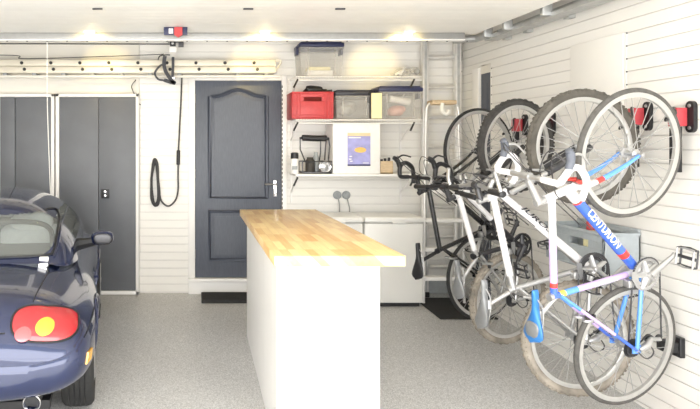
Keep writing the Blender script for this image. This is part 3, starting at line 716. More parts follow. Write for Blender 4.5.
def crankset(root, bb, ang, ring_r, ring_m, arm_m, pedal_m='dkmetal', pedal=True, arms=5):
    bx, bz = bb; q = MB(); y = -.048
    q.lathe((bx, .06, bz), (0, -1, 0), [(.017, 0), (.022, .01), (.022, .10), (.014, .12), (.012, .13), (0, .135)], arm_m, 14)
    for (r, yy) in ((ring_r, y), (ring_r * .78, y + .008)):
        q.ring((bx, yy, bz), (0, 1, 0), r - .008, .009, ring_m, 40, 6, .18)
        n = 44
        for i in range(n):
            a = 2 * PI * i / n; q.prism([(bx + r * math.cos(a - .035), bz + r * math.sin(a - .035)), (bx + (r + .005) * math.cos(a), bz + (r + .005) * math.sin(a)), (bx + r * math.cos(a + .035), bz + r * math.sin(a + .035))], 1, yy - .0012, yy + .0012, ring_m)
    for i in range(arms):
        a = ang + 2 * PI * i / arms; q.path([(bx, y - .003, bz), (bx + (ring_r - .01) * math.cos(a), y - .001, bz + (ring_r - .01) * math.sin(a))], [.020, .010], arm_m, 8, flat=.35)
    cs = q.build('crankset', root)
    for s in (-1, 1):
        a = ang + (PI if s > 0 else 0); yy = -.072 if s < 0 else .072; e = (bx + .17 * math.cos(a), yy + s * .012, bz + .17 * math.sin(a))
        q = MB(); q.path([(bx, yy, bz), (bx + .02 * math.cos(a), yy, bz + .02 * math.sin(a)), (bx + .15 * math.cos(a), yy + s * .01, bz + .15 * math.sin(a)), e], [.018, .016, .011, .014], arm_m, 10, flat=.7); q.build('crank_arm', cs)
        if not pedal: continue
        q = MB(); c = Vector((e[0], e[1] + s * .06, e[2])); q.path([(e[0], e[1], e[2]), (c.x, c.y + s * .045, c.z)], .009, pedal_m, 8)
        pa = a + .9   # pedal body tips freely
        d = Vector((math.cos(pa), 0, math.sin(pa))); nn = Vector((-math.sin(pa), 0, math.cos(pa)))
        for o in (-.014, .014):
            lp = [c + d * dx + Vector((0, dy, 0)) + nn * o for (dx, dy) in ((-.045, -.042), (.045, -.042), (.05, 0), (.045, .042), (-.045, .042), (-.05, 0))]
            q.path(lp, .005, 'silver' if o > 0 else pedal_m, 6, closed=True)
        for dx in (-.045, .045):
            for dy in (-.042, .042): q.path([c + d * dx + Vector((0, dy, 0)) - nn * .014, c + d * dx + Vector((0, dy, 0)) + nn * .014], .005, pedal_m, 5)
        q.build('pedal', cs)
    return cs
def drivetrain(root, bb, ring_r):
    y = -.047; bx, bz = bb; d1 = Vector((.045, y, -.095)); d2 = Vector((.03, y, -.165))
    q = MB(); pts = []
    for i in range(11):
        a = PI / 2 - i * PI / 10; pts.append((bx + ring_r * math.cos(a), y, bz + ring_r * math.sin(a)))
    pts += [(d2.x, y, d2.z - .02), (d2.x - .022, y, d2.z), (d2.x, y, d2.z + .022), (d1.x + .016, y, d1.z - .01), (d1.x + .018, y, d1.z + .012)]
    for i in range(7):
        a = -PI / 2 + .6 - i * (PI + .3) / 6; pts.append((.040 * math.cos(a), y, .040 * math.sin(a)))
    q.path(pts, .0045, 'dkmetal', 5, closed=True); q.build('chain', root)
    q = MB()
    for c in (d1, d2): q.lathe((c.x, c.y + .004, c.z), (0, -1, 0), [(.021, 0), (.021, .006)], 'black', 14)
    q.path([d1 + Vector((0, -.012, 0)), d2 + Vector((0, -.012, 0))], .011, 'silver', 8, flat=.4)
    q.path([(.005, -.07, -.012), (.02, -.075, -.055), (d1.x, -.062, d1.z)], [.012, .020, .014], 'silver', 10)
    q.path(bez([(.06, -.06, -.045), (-.02, -.075, -.10), (-.05, -.075, -.05), (.03, -.068, .03)], 6), .0035, 'cable', 6)
    q.build('rear_derailleur', root)
    q = MB(); q.prism([(bx - .06, bz + ring_r - .015), (bx - .01, bz + ring_r + .015), (bx + .03, bz + ring_r + .02), (bx + .03, bz + ring_r - .01), (bx - .02, bz + ring_r - .02)], 1, -.058, -.054, 'silver'); q.box((bx - .06, -.05, bz + ring_r - .01), (bx - .02, -.01, bz + ring_r + .025), 'silver', .005); q.build('front_derailleur', root)
def caliper(root, x, z, m='silver', rot=0.):
    q = MB(); d = Vector((math.cos(rot), 0, math.sin(rot))); n = Vector((-d.z, 0, d.x)); c = Vector((x, 0, z))
    for s in (-1, 1):
        q.path(bez([c + Vector((0, s * .006, 0)), c + n * .02 + Vector((0, s * .028, 0)), c - n * .005 + Vector((0, s * .042, 0)), c - n * .045 + Vector((0, s * .026, 0))], 5), .008, m, 8)
        q.box(c - n * .045 + Vector((-.02, s * .020 - .006, -.008)), c - n * .045 + Vector((.02, s * .020 + .006, .008)), 'black')
    q.build('brake_caliper', root)

def bicycle(name, label, R, fx, u, sp):
    fx = Vector(fx).normalized(); u = Vector(u); u = (u - fx * u.dot(fx)).normalized(); yl = u.cross(fx)
    t = thing(name, label, 'bicycle', group='bicycles hung on the right wall')
    t.matrix_world = Matrix(((fx.x, yl.x, u.x, R[0]), (fx.y, yl.y, u.y, R[1]), (fx.z, yl.z, u.z, R[2]), (0, 0, 0, 1)))
    t.matrix_basis = t.matrix_world
    wb, ht, hb, sc, bb = sp['wb'], sp['ht'], sp['hb'], sp['sc'], sp['bb']
    V = lambda p, y=0.: Vector((p[0], y, p[1]))
    q = MB()
    def multi(a, b, r, segs, r2=None):
        """tube painted in bands: segs = [(fraction_end, material), ...]"""
        a, b = Vector(a), Vector(b); s = 0; r2 = r2 or r
        for e, m in segs: q.path([a + (b - a) * s, a + (b - a) * e], [r + (r2 - r) * s, r + (r2 - r) * e], m, 14); s = e
    hd = (V(hb) - V(ht)).normalized()
    q.path([V(ht) - hd * .006, V(ht), V(hb), V(hb) + hd * .006], [.023, .021, .022, .024], sp['head_m'], 16)
    tt0 = V(ht) + hd * sp.get('tt_off', .035); dt0 = V(hb) - hd * sp.get('dt_off', .03)
    multi(tt0, V(sc), sp['tt_r'], sp['tt']); multi(dt0, V(bb), sp['dt_r'], sp['dt']); 
    st = (V(sc) - V(bb)).normalized()
    multi(V(sc) + st * .025, V(bb), sp['st_r'], sp['st'])
    q.path([V(bb, -.036), V(bb, .036)], .022, sp['bb_m'], 16)
    for s in (-1, 1):
        multi(V(sc, s * .012) - st * .03, V((0, 0), s * .066), .009, sp['ss']); q.path(bez([V(bb, s * .022), V((bb[0] * .6, bb[1] * .6), s * .042), V((.01, 0), s * .066)], 5), .011, sp['cs_m'], 10)
        q.prism([(-.02, -.02), (.03, -.02), (.02, .03), (-.01, .03)], 1, s * .066 - .003, s * .066 + .003, sp['cs_m'])
    q.path([V((sc[0] * .6, sc[1] * .6), -.04), V((sc[0] * .86, sc[1] * .86), 0) , V((sc[0] * .6, sc[1] * .6), .04)], .006, sp['ss'][0][1], 8) if False else None
    q.path([V(sc) - st * .0 + st * .012, V(sc) + st * .032], sp['st_r'] + .004, 'silver' if not sp.get('dark') else 'black', 14)
    fr = q.build('frame', t)
    for (txt, a, b, rr, ln, hgt, mm, fr0, fr1) in sp.get('text', ()):
        a, b = V(a), V(b); tube_text(txt, a + (b - a) * fr0, a + (b - a) * fr1, (0, -1, 0), rr, ln, mm, fr, hgt, shear=sp.get('shear', 0.))
    # fork
    q = MB(); cr = V(hb) + hd * .02
    if sp['fork'] == 'rigid':
        q.path([cr - Vector((0, .05, 0)) , cr + Vector((0, .05, 0))], .017, sp['fork_m'][0][1], 12)
        for s in (-1, 1):
            P = bez([cr + Vector((0, s * .045, 0)), cr + (V((wb, 0)) - cr) * .35 + hd * .0 - Vector((.012, 0, 0)) + Vector((0, s * .048, 0)), cr + (V((wb, 0)) - cr) * .75 - Vector((.012, 0, 0)) + Vector((0, s * .05, 0)), V((wb, 0), s * .055)], 6)
            k = 0; N = len(P) - 1
            for e, m in sp['fork_m']:
                k2 = max(k + 1, round(e * N)); q.path(P[k:k2 + 1], [.016 - .008 * i / N for i in range(k, k2 + 1)], m, 10); k = k2
    else:
        q.path([cr - Vector((0, .062, 0)), cr + Vector((0, .062, 0))], .020, 'dkmetal', 12)
        e = V((wb, 0))
        # legs run parallel to the head tube axis, offset forward at the dropout
        for s in (-1, 1):
            a = cr + Vector((0, s * .062, 0)); b = e + Vector((0, s * .062, 0)); m_ = a + (b - a) * .42
            q.path([a - hd * .02, m_], .015, 'silver', 12); q.path([m_, m_ + (b - a) * .02, b], [.022, .022, .018], sp['fork_m'][0][1], 12)
        mid = cr + (e - cr) * .40; dirn = (V((0, 0)) * 0 + Vector((hd.z, 0, -hd.x))); 
        if dirn.x < 0: dirn = -dirn
        q.path(bez([mid + Vector((0, -.062, 0)), mid - dirn * -.0 + (cr - e).normalized() * .07 + Vector((0, 0, 0)), mid + Vector((0, .062, 0))], 6), .010, sp['fork_m'][0][1], 8)
    q.build('fork', t)
    # cockpit
    top = V(ht) - hd * .045; bar = V(sp['bar'])
    q = MB(); q.path([V(ht) - hd * .005, top + -hd * .02], .017, 'dkmetal' if sp.get('dark') else 'silver', 12); q.path([top, bar], [.018, .016], sp.get('stem_m', 'silver'), 12); q.path([bar - Vector((0, .025, 0)), bar + Vector((0, .025, 0))], .021, sp.get('stem_m', 'silver'), 12); q.build('stem', t)
    q = MB()
    if sp['bars'] == 'drop':
        hw = .205; bx, bz = sp['bar']
        tape = sp['tape']; br_ = sp.get('bar_rot', 0.)
        def rot(P): return [Vector((bx + (p[0] - bx) * math.cos(br_) - (p[2] - bz) * math.sin(br_), p[1], bz + (p[0] - bx) * math.sin(br_) + (p[2] - bz) * math.cos(br_))) for p in P]
        q.path([(bx, -.12, bz), (bx, .12, bz)], .013, 'silver' if not sp.get('dark') else 'black', 10)
        for s in (-1, 1):
            P = bez([(bx, s * .10, bz), (bx, s * .19, bz), (bx + .035, s * hw, bz), (bx + .085, s * hw, bz - .012), (bx + .105, s * hw, bz - .055), (bx + .075, s * (hw + .005), bz - .115), (bx + .01, s * (hw + .008), bz - .135), (bx - sp.get('drop_len', .06), s * (hw + .01), bz - .135)], 6)
            q.path(rot(P), .0165, tape, 10)
        hbo = q.build('handlebar', t)
        for s in (-1, 1):
            q = MB(); q.path(bez(rot([(bx + .075, s * hw, bz - .002), (bx + .115, s * hw, bz + .012), (bx + .14, s * hw, bz + .035), (bx + .148, s * hw, bz + .055)]), 5), [.018] * 6 + [.019] * 5 + [.016] * 4 + [.010], sp.get('hood', 'black'), 10)
            q.path(bez(rot([(bx + .14, s * hw, bz + .02), (bx + .165, s * (hw - .005), bz - .03), (bx + .15, s * (hw - .01), bz - .10)]), 6), .0075, 'silver' if not sp.get('dark') else 'black', 8, flat=.6); q.build('brake_lever', hbo)
    else:
        bx, bz = sp['bar']; hw = .29
        q.path(bez([(bx - .03, -hw, bz + .01), (bx - .012, -.14, bz + .008), (bx, -.05, bz), (bx, .05, bz), (bx - .012, .14, bz + .008), (bx - .03, hw, bz + .01)], 6), .0125, 'silver' if not sp.get('dark') else 'black', 10)
        hbo = q.build('handlebar', t)
        for s in (-1, 1):
            q = MB(); q.path([(bx - .022, s * (hw - .125), bz + .009), (bx - .030, s * hw, bz + .01), (bx - .0305, s * (hw + .004), bz + .01)], [.017, .018, .012], 'black', 12); q.build('grip', hbo)
            q = MB(); q.path(bez([(bx - .018, s * .145, bz + .008), (bx + .035, s * .15, bz - .012), (bx + .055, s * .19, bz - .02), (bx + .05, s * .265, bz - .022)], 5), [.013] * 6 + [.007] * 10, 'silver', 8); q.box((bx - .035, s * .12 - .018, bz - .03), (bx + .005, s * .12 + .018, bz + .012), 'dkmetal', .006); q.build('brake_lever', hbo)
            if sp.get('bar_ends'):
                q = MB(); q.path(bez([(bx - .03, s * (hw - .01), bz + .01), (bx + .02, s * (hw - .01), bz + .03), (bx + .085, s * (hw - .03), bz + .04)], 5), .011, 'silver', 8); q.build('bar_end', hbo)
    # saddle and post
    sx, sz = sp['saddle']
    q = MB(); q.path([V(sc) - st * .02, V((sx, sz - .035))], .0135, sp.get('post_m', 'silver'), 12); q.path([(sx - .025, 0, sz - .038), (sx + .025, 0, sz - .034)], .014, 'silver', 8); q.build('seat_post', t)
    saddle(t, sx, sz, sp['cover'], sp.get('stripe'), sp.get('spitch', 0.))
    # wheels and drive
    wheel(t, wb, sp['R'], sp['tyre_f'], sp['tr'], sp['kind'], sp.get('hub', 'silver'))
    wheel(t, 0, sp['R'], sp['tyre_r'], sp['tr'], sp['kind'], sp.get('hub', 'silver'), cassette=True)
    crankset(t, bb, sp['crank'], sp['ring_r'], sp['ring_m'], sp['arm_m'], sp.get('pedal_m', 'dkmetal')); drivetrain(t, bb, sp['ring_r'])
    bd = (V((0, 0)) - V(sc)).normalized()
    if sp['kind'] == 'road':
        caliper(t, hb[0] + hd.x * .03 + .025, hb[1] + hd.z * .03, sp.get('cal_f', 'silver'), 0); 
        k = sp['R'] + .02; a2 = math.atan2(sc[1], sc[0]); caliper(t, k * math.cos(a2) - .012, k * math.sin(a2), 'silver', 0)
    else:
        ft = cr + (V((wb, 0)) - cr) * .38
        for nm, c in (('front', ft + Vector((.0, 0, 0))), ('rear', V((sc[0] * .78, sc[1] * .78)))):
            q = MB()
            for s in (-1, 1): q.path([c + Vector((.02, s * .05, -.03)), c + Vector((.025, s * .045, .055))], [.010, .007], 'silver', 8); q.box(c + Vector((-.015, s * .035 - .006, -.03)), c + Vector((.03, s * .035 + .006, -.015)), 'black')
            q.path([c + Vector((.025, -.045, .055)), c + Vector((.03, 0, .075)), c + Vector((.025, .045, .055))], .0025, 'cable', 5); q.build('brake_arms', t)
    # control cables
    q = MB(); bx, bz = sp['bar']
    for s in (-1, 1):
        e0 = rot([(bx + .10, s * .2, bz - .0)])[0] if sp['bars'] == 'drop' else Vector((bx + .0, s * .12, bz - .01))
        q.path(bez([e0, e0 + Vector((.06, -s * .06, .06)), V(ht) + Vector((.13, s * .03, .06)), V(ht) + hd * .1 + Vector((.05, s * .03, 0)), V(hb) + Vector((.03, s * .0, .0))], 6), .0028, sp.get('cable_m', 'cable'), 6)
        q.path(bez([e0, e0 + Vector((.03, -s * .05, .05)), V(ht) + Vector((.07, s * .05, .0)), V(ht) + hd * .06 + Vector((-.02, s * .03, 0)), V(ht) * .6 + V(bb) * .4 + Vector((0, s * .03, -.02))], 6), .0028, sp.get('cable_m', 'cable'), 6)
    q.build('control_cables', t)
    # bottle cage bosses
    return t, fr

b1_dt0, b1_bb = (.906, .383), (.403, -.071)
B1 = dict(wb=1.042, ht=(.874, .515), hb=(.912, .358), sc=(.36, .464), bb=b1_bb, head_m='bwhite', tt_r=.0175, dt_r=.026, st_r=.0165, bb_m='silver', cs_m='ltblue',
    tt=[(.42, 'bwhite'), (.86, 'lilac'), (.91, 'redpaint'), (1, 'blue')], dt=[(.12, 'bwhite'), (.14, 'redpaint'), (.74, 'blue'), (.80, 'redpaint'), (.93, 'blue'), (1, 'bwhite')],
    st=[(.10, 'blue'), (.16, 'yellow'), (.30, 'ltblue'), (.86, 'lilac'), (1, 'bwhite')], ss=[(.25, 'ltblue'), (.7, 'lilac'), (1, 'blue')], fork='rigid', fork_m=[(.20, 'bwhite'), (.34, 'redpaint'), (1, 'ltblue')],
    bar=(1.005, .63), bar_rot=-.60, drop_len=.015, bars='drop', tape='bwhite', hood='dkhood', saddle=(.275, .585), cover='saddle_blue', stripe='saddle_silver', R=.335, tyre_f='tyre_grey', tyre_r='tyre_grey', tr=.0145, kind='road',
    crank=math.atan2(-.14, .095), ring_r=.088, ring_m='silver', arm_m='silver', stem_m='silver', cal_f='redpaint',
    text=[('CENTURION', b1_dt0, b1_bb, .026, .29, .046, 'bwhite', .14, .76), ('CENTURION', (.36, .464), b1_bb, .0165, .15, .02, 'bwhite', .35, .80)])
bicycle('bicycle', 'blue and white drop bar road bicycle nearest the camera, with white bar tape', (2.313, 3.316, .404), (-.08, -.146, .986), (-.965, -.235, -.113), B1)
b2_bb = (.404, -.048)
B2 = dict(wb=1.086, ht=(.784, .546), hb=(.82, .449), sc=(.273, .388), bb=b2_bb, head_m='bwhite', tt_r=.019, dt_r=.023, st_r=.0165, bb_m='silver', cs_m='silver', tt_off=.03, dt_off=.03,
    tt=[(.85, 'bwhite'), (1, 'silver')], dt=[(1, 'bwhite')], st=[(.85, 'silver'), (1, 'bwhite')], ss=[(1, 'silver')], fork='susp', fork_m=[(1, 'dkmetal')], bar=(.855, .615), bars='flat', bar_ends=True,
    saddle=(.185, .562), cover='saddle_silver', R=.33, tyre_f='tyre_brown', tyre_r='tyre_mud', tr=.026, kind='trail', crank=math.atan2(-.13, -.10), ring_r=.088, ring_m='dkmetal', arm_m='silver', shear=.35, stem_m='dkmetal',
    text=[('JUROS', (.82, .46), b2_bb, .023, .24, .036, 'ink', .10, .62)])
bicycle('bicycle', 'white mountain bicycle with muddy knobbly tyres, second from the camera', (2.188, 3.523, .379), (.026, 0, 1), (-.998, -.052, .026), B2)
b3_bb = (.385, -.05)
B3 = dict(wb=1.08, ht=(.735, .50), hb=(.775, .40), sc=(.32, .30), bb=b3_bb, head_m='bwhite', tt_r=.019, dt_r=.021, st_r=.0165, bb_m='dkmetal', cs_m='silver', tt_off=.03, dt_off=.03,
    tt=[(.9, 'bwhite'), (1, 'silver')], dt=[(.5, 'bwhite'), (1, 'dkmetal')], st=[(1, 'dkmetal')], ss=[(1, 'silver')], fork='susp', fork_m=[(1, 'blackgloss')], bar=(.80, .585), bars='flat',
    saddle=(.16, .445), cover='saddle_silver', spitch=.15, R=.33, tyre_f='tyre_dark', tyre_r='tyre_mud', tr=.025, kind='trail', crank=math.atan2(.6, -1), ring_r=.085, ring_m='black', arm_m='dkmetal', stem_m='dkmetal', dark=True)
bicycle('bicycle', 'white and silver mountain bicycle with a dark front tyre, third from the camera', (2.234, 4.397, .392), (.023, -.057, .998), (-.951, -.309, .004), B3)
B4 = dict(wb=.985, ht=(.705, .513), hb=(.765, .378), sc=(.24, .392), bb=(.38, -.069), head_m='blackgloss', tt_r=.018, dt_r=.022, st_r=.0165, bb_m='black', cs_m='blackgloss',
    tt=[(1, 'blackgloss')], dt=[(1, 'blackgloss')], st=[(1, 'blackgloss')], ss=[(1, 'blackgloss')], fork='rigid', fork_m=[(1, 'blackgloss')], bar=(.80, .585), bars='drop', tape='black', hood='black',
    saddle=(.17, .595), cover='black', R=.335, tyre_f='rubber', tyre_r='rubber', tr=.0135, kind='road', crank=math.atan2(-.4, 1), ring_r=.09, ring_m='black', arm_m='dkmetal', stem_m='black', dark=True, post_m='black', hub='black')
bicycle('bicycle', 'black drop bar road bicycle farthest from the camera, beside the step ladder', (2.258, 4.844, .447), (-.024, 0, 1), (-.951, -.309, -.023), B4)

# ------------------------------------------------------------------ wall hooks
def wall_hook(y, z, tip, label):
    t = thing('bike_hook', label, 'wall hook', (WX, y, z), group='red and black bicycle hooks')
    q = MB(); n = 10; w, hh = .028, .085
    o = [(w * math.cos(PI * i / n), hh - w + w * math.sin(PI * i / n)) for i in range(n + 1)] + [(w * math.cos(PI + PI * i / n), -hh + w + w * math.sin(PI + PI * i / n)) for i in range(n + 1)]
    q.prism(o, 0, -.024, -.002, 'black'); 
    for zz in (-.06, .06): q.lathe((-.024, 0, zz), (-1, 0, 0), [(.010, 0), (.009, .004), (0, .005)], 'silver', 10)
    q.build('mount_plate', t)
    q = MB(); q.box((-.085, .008, -.05), (-.026, .075, .05), 'hookred', .006); q.build('swivel_block', t)
    q = MB(); q.box((-.075, .02, -.30), (-.045, .062, -.052), 'black', .004); q.box((-.08, .014, -.30), (-.074, .068, -.06), 'black'); q.build('tyre_channel', t)
    tp = Vector(tip) - Vector((WX, y, z)); q = MB()
    q.path(bez([(-.06, .04, .045), (-.085, .035, .05), tp * .55 + Vector((0, .02, .028)), tp, tp + Vector((0, 0, .014))], 6), .006, 'black', 8); q.build('hook_arm', t)
def tip_of(R, fx, u, sp, ang):   # inner rim point of the upper wheel, towards the wall
    fx = Vector(fx).normalized(); u = Vector(u); u = (u - fx * u.dot(fx)).normalized(); r = sp['R'] - 2 * sp['tr'] - .035
    return Vector(R) + fx * (sp['wb'] + r * math.cos(ang)) - u * r * math.sin(ang)
wall_hook(3.33, 1.627, tip_of((2.313, 3.316, .404), (-.08, -.146, .986), (-.965, -.235, -.113), B1, 1.0), 'red and black wall hook nearest the camera, carrying the blue road bicycle')
wall_hook(3.65, 1.645, tip_of((2.188, 3.523, .379), (.026, 0, 1), (-.998, -.052, .026), B2, 1.1), 'red and black wall hook carrying the white bicycle with muddy tyres')
wall_hook(4.62, 1.640, tip_of((2.234, 4.397, .392), (.023, -.057, .998), (-.951, -.309, .004), B3, 1.1), 'red and black wall hook carrying the bicycle with the dark front tyre')
wall_hook(5.0, 1.640, tip_of((2.258, 4.844, .447), (-.024, 0, 1), (-.951, -.309, -.023), B4, 1.1), 'red and black wall hook farthest from the camera, carrying the black bicycle')
tr = thing('tyre_rest', 'black tyre rest on the right wall behind the lowest rear wheel', 'tyre rest', (WX, 3.42, .365))
q = MB(); q.box((-.03, -.035, -.055), (-.001, .035, .055), 'black', .004); q.build('rest_plate', tr)
q = MB(); q.box((-.10, -.03, -.03), (-.03, .05, .03), 'black', .008); q.path([(-.07, -.01, .02), (-.07, -.01, .06)], .010, 'black', 8); q.build('rest_block', tr)

# grey wall bin with a bottle behind the bicycles
bn = thing('wall_bin', 'blue grey plastic bin hung on the right wall behind the mountain bicycle', 'bin', (WX - .12, 4.02, .70))
q = MB(); x0, x1, y0, y1 = -.11, .115, -.30, .30
q.box((x0, y0, 0), (x1, y1, .012), 'bin', .003)
q.box((x1 - .012, y0, .012), (x1, y1, .27), 'bin', .003)
for s0, s1 in ((y0, y0 + .012), (y1 - .012, y1)): q.box((x0, s0, .012), (x1, s1, .235), 'bin', .003)
q.box((x0, y0, .012), (x0 + .012, y1, .14), 'bin', .003); q.box((x0, y0, .185), (x0 + .012, y1, .235), 'bin', .003); q.box((x0, y0, .14), (x0 + .012, -.16, .185), 'bin'); q.box((x0, .03, .14), (x0 + .012, y1, .185), 'bin')
q.build('bin_body', bn)
q = MB(); q.path([(x0, y0, .235), (x0, y1, .235), (x1 - .01, y1, .24), (x1 - .01, y0, .24)], .012, 'bin', 8, closed=True); q.build('bin_rim', bn)
q = MB(); q.box((x1 - .0, -.2, .18), (x1 + .004, .2, .24), 'steel'); q.build('wall_clip', bn)
bt = thing('bottle', 'yellow bottle with a red cap standing in the grey wall bin', 'bottle', (WX - .17, 3.93, .713))
q = MB(); q.lathe((0, 0, 0), (0, 0, 1), [(.038, 0), (.04, .006), (.04, .17), (.022, .21), (.02, .225)], 'pale_yellow', 18); q.build('bottle_body', bt)
q = MB(); q.lathe((0, 0, .225), (0, 0, 1), [(.024, 0), (.024, .05), (.02, .055), (0, .056)], 'red', 16); q.build('bottle_cap', bt)
# red coil on the floor
q = MB()
for k in range(4):
    c = (2.44, 3.44); R_ = .13 - .006 * (k % 2); z = floor_z(3.44) + .014 + .011 * k
    q.path([(c[0] + R_ * math.cos(a * PI / 16), c[1] + R_ * math.sin(a * PI / 16), z - .003 + SLOPE * R_ * math.sin(a * PI / 16)) for a in range(32)], .007, 'redpaint', 6, closed=True)
tag(q.build('cable_coil'), 'coil of red cable on the floor under the nearest bicycle', 'cable')

# ------------------------------------------------------------------ car
def interp(tab, x):
    """smooth (monotone-ish Catmull) interpolation of rows (x, a, b, ...)"""
    if x <= tab[0][0]: return tab[0][1:]
    if x >= tab[-1][0]: return tab[-1][1:]
    for i in range(len(tab) - 1):
        if tab[i][0] <= x <= tab[i + 1][0]:
            p0 = tab[max(0, i - 1)]; p1 = tab[i]; p2 = tab[i + 1]; p3 = tab[min(len(tab) - 1, i + 2)]
            h = p2[0] - p1[0]; t = (x - p1[0]) / h; out = []
            for k in range(1, len(p1)):
                m1 = (p2[k] - p0[k]) / (p2[0] - p0[0]) * h if p2[0] != p0[0] else 0; m2 = (p3[k] - p1[k]) / (p3[0] - p1[0]) * h if p3[0] != p1[0] else 0
                out.append((2 * t ** 3 - 3 * t * t + 1) * p1[k] + (t ** 3 - 2 * t * t + t) * m1 + (-2 * t ** 3 + 3 * t * t) * p2[k] + (t ** 3 - t * t) * m2)
            return out
car = thing('car', 'dark blue two seat sports car parked at the left, seen from behind', 'car', (-1.413, 3.70, floor_z(3.70)))
car.rotation_euler = (math.atan(SLOPE), 0, math.radians(7.3))
# y, half width, bottom, belt, top
BODY = [(-.735, .52, .42, .50, .56), (-.725, .64, .375, .51, .60), (-.70, .715, .345, .52, .645), (-.66, .76, .33, .53, .70), (-.60, .79, .315, .535, .755), (-.52, .808, .30, .54, .795), (-.40, .820, .285, .545, .815),
        (-.2, .835, .25, .55, .825), (0, .84, .22, .55, .838), (.3, .828, .20, .55, .85), (.6, .80, .19, .55, .86), (1.0, .785, .19, .55, .87), (1.3, .80, .19, .55, .88), (1.6, .82, .20, .545, .865), (1.85, .80, .22, .52, .80), (2.05, .74, .25, .49, .72), (2.18, .64, .30, .46, .63), (2.25, .45, .36, .45, .54)]
ysn = [-.735, -.732, -.725, -.715, -.70, -.68, -.66, -.63, -.60, -.56, -.52, -.46, -.40, -.3] + [-.2 + .08 * k for k in range(29)] + [2.09, 2.13, 2.17, 2.2, 2.23, 2.25]
NR = 56
def body_ring(y):
    w, zb, zc, zt = interp(BODY, y); P = []
    for j in range(NR):
        a = 2 * PI * j / NR; c, s = math.cos(a), math.sin(a)
        up = s >= 0; n = 2.5 if up else 3.6
        x = w * math.copysign(abs(c) ** (2 / (2.9 if up else 3.6)), c); z = zc + ((zt - zc) if up else (zc - zb)) * math.copysign(abs(s) ** (2 / n), s)
        P.append((x, y, z))
    return P
q = MB(); vs = []; fs = []
for y in ysn: vs += body_ring(y)
for i in range(len(ysn) - 1):
    for j in range(NR): fs.append((i * NR + j, i * NR + (j + 1) % NR, (i + 1) * NR + (j + 1) % NR, (i + 1) * NR + j))
fs += [tuple(range(NR)), tuple((len(ysn) - 1) * NR + j for j in range(NR))]
q.add(vs, fs, 'carblue', True); body = q.build('body', car)
bvh = BVHTree.FromPolygons([Vector(v) for v in vs], fs)
# wheel arches cut out of the shell
cut = MB()
for yy in (0, 1.60):
    for s in (-1, 1): cut.lathe((s * .58, yy, .30), (s, 0, 0), [(.345, 0), (.345, .4)], 'seal', 40)
co = cut.build('cutter')
md = body.modifiers.new('arches', 'BOOLEAN'); md.object = co; md.operation = 'DIFFERENCE'; md.solver = 'EXACT'
dg = bpy.context.evaluated_depsgraph_get(); me = bpy.data.meshes.new_from_object(body.evaluated_get(dg)); body.modifiers.clear(); body.data = me; bpy.data.objects.remove(co)
def hit(o, d, off=.004):
    p, n, i, ds = bvh.ray_cast(Vector(o), Vector(d))
    if p is None: return None
    if n.dot(Vector(d)) > 0: n = -n
    return p + n * off
def from_rear(x, z, off=.004): return hit((x, -2, z), (0, 1, 0), off)
def from_top(x, y, off=.004): return hit((x, y, 2), (0, 0, -1), off)
def from_side(y, z, off=.004): return hit((2, y, z), (-1, 0, 0), off)
def line(name, pts, r, m, parent):
    pts = [p for p in pts if p]
    if len(pts) > 1: q = MB(); q.path(pts, r, m, 6); return q.build(name, parent)
def lerp(a, b, t): return a + (b - a) * t
# wheel arch lips, panel gaps, bumper crease
for yy in (0, 1.60):
    P = [from_side(yy + .345 * math.cos(a), .30 + .345 * math.sin(a), .003) for a in [PI * (-.05 + 1.1 * i / 30) for i in range(31)]]
    P = [p for p in P if p]
    for s in (1, -1): line('arch_lip', [Vector((p.x * s, p.y, p.z)) for p in P], .010, 'carblue', car)
for s in (1, -1):
    P = [from_top(s * x, y, .0005) for x, y in [(lerp(.50, .54, t), lerp(.22, .0, t)) for t in [i / 8 for i in range(9)]]] + [from_top(s * lerp(.54, .515, t), lerp(0, -.50, t), .0005) for t in [i / 14 for i in range(15)]]
    line('boot_gap', P, .0035, 'seal', car)
P = [from_rear(lerp(-.40, .40, i / 24), .665, .0005) for i in range(25)]; line('boot_gap', P, .004, 'seal', car)
for s in (1, -1):
    P = [from_rear(s * lerp(.78, .826, i / 8), lerp(.60, .64, i / 8), .001) for i in range(9)]; line('bumper_gap', P, .004, 'seal', car)
bu = MB(); jr = list(range(NR // 2 - 2, NR + 3)); ir = [i for i, y in enumerate(ysn) if y <= -.40]; bv = []; bf_ = []
for a, i in enumerate(ir):
    for b, jj in enumerate(jr):
        j = jj % NR; p = Vector(vs[i * NR + j]); pj = Vector(vs[i * NR + (j + 1) % NR]) - Vector(vs[i * NR + (j - 1) % NR]); pi = Vector(vs[min(i + 1, len(ysn) - 1) * NR + j]) - Vector(vs[max(i - 1, 0) * NR + j])
        n = pj.cross(pi); n = n.normalized() if n.length > 1e-9 else Vector((0, -1, 0))
        if n.dot(p - Vector((0, 0, .45))) < 0: n = -n
        e_ = min(b, len(jr) - 1 - b) / 3; bv.append(p + n * .014 * min(1, e_) ** .5)
for a in range(len(ir) - 1):
    for b in range(len(jr) - 1): k = len(jr); bf_.append((a * k + b, a * k + b + 1, (a + 1) * k + b + 1, (a + 1) * k + b))
bf_.append(tuple(range(len(jr)))); bu.add(bv, bf_, 'carblue', True); bu.build('bumper', car)
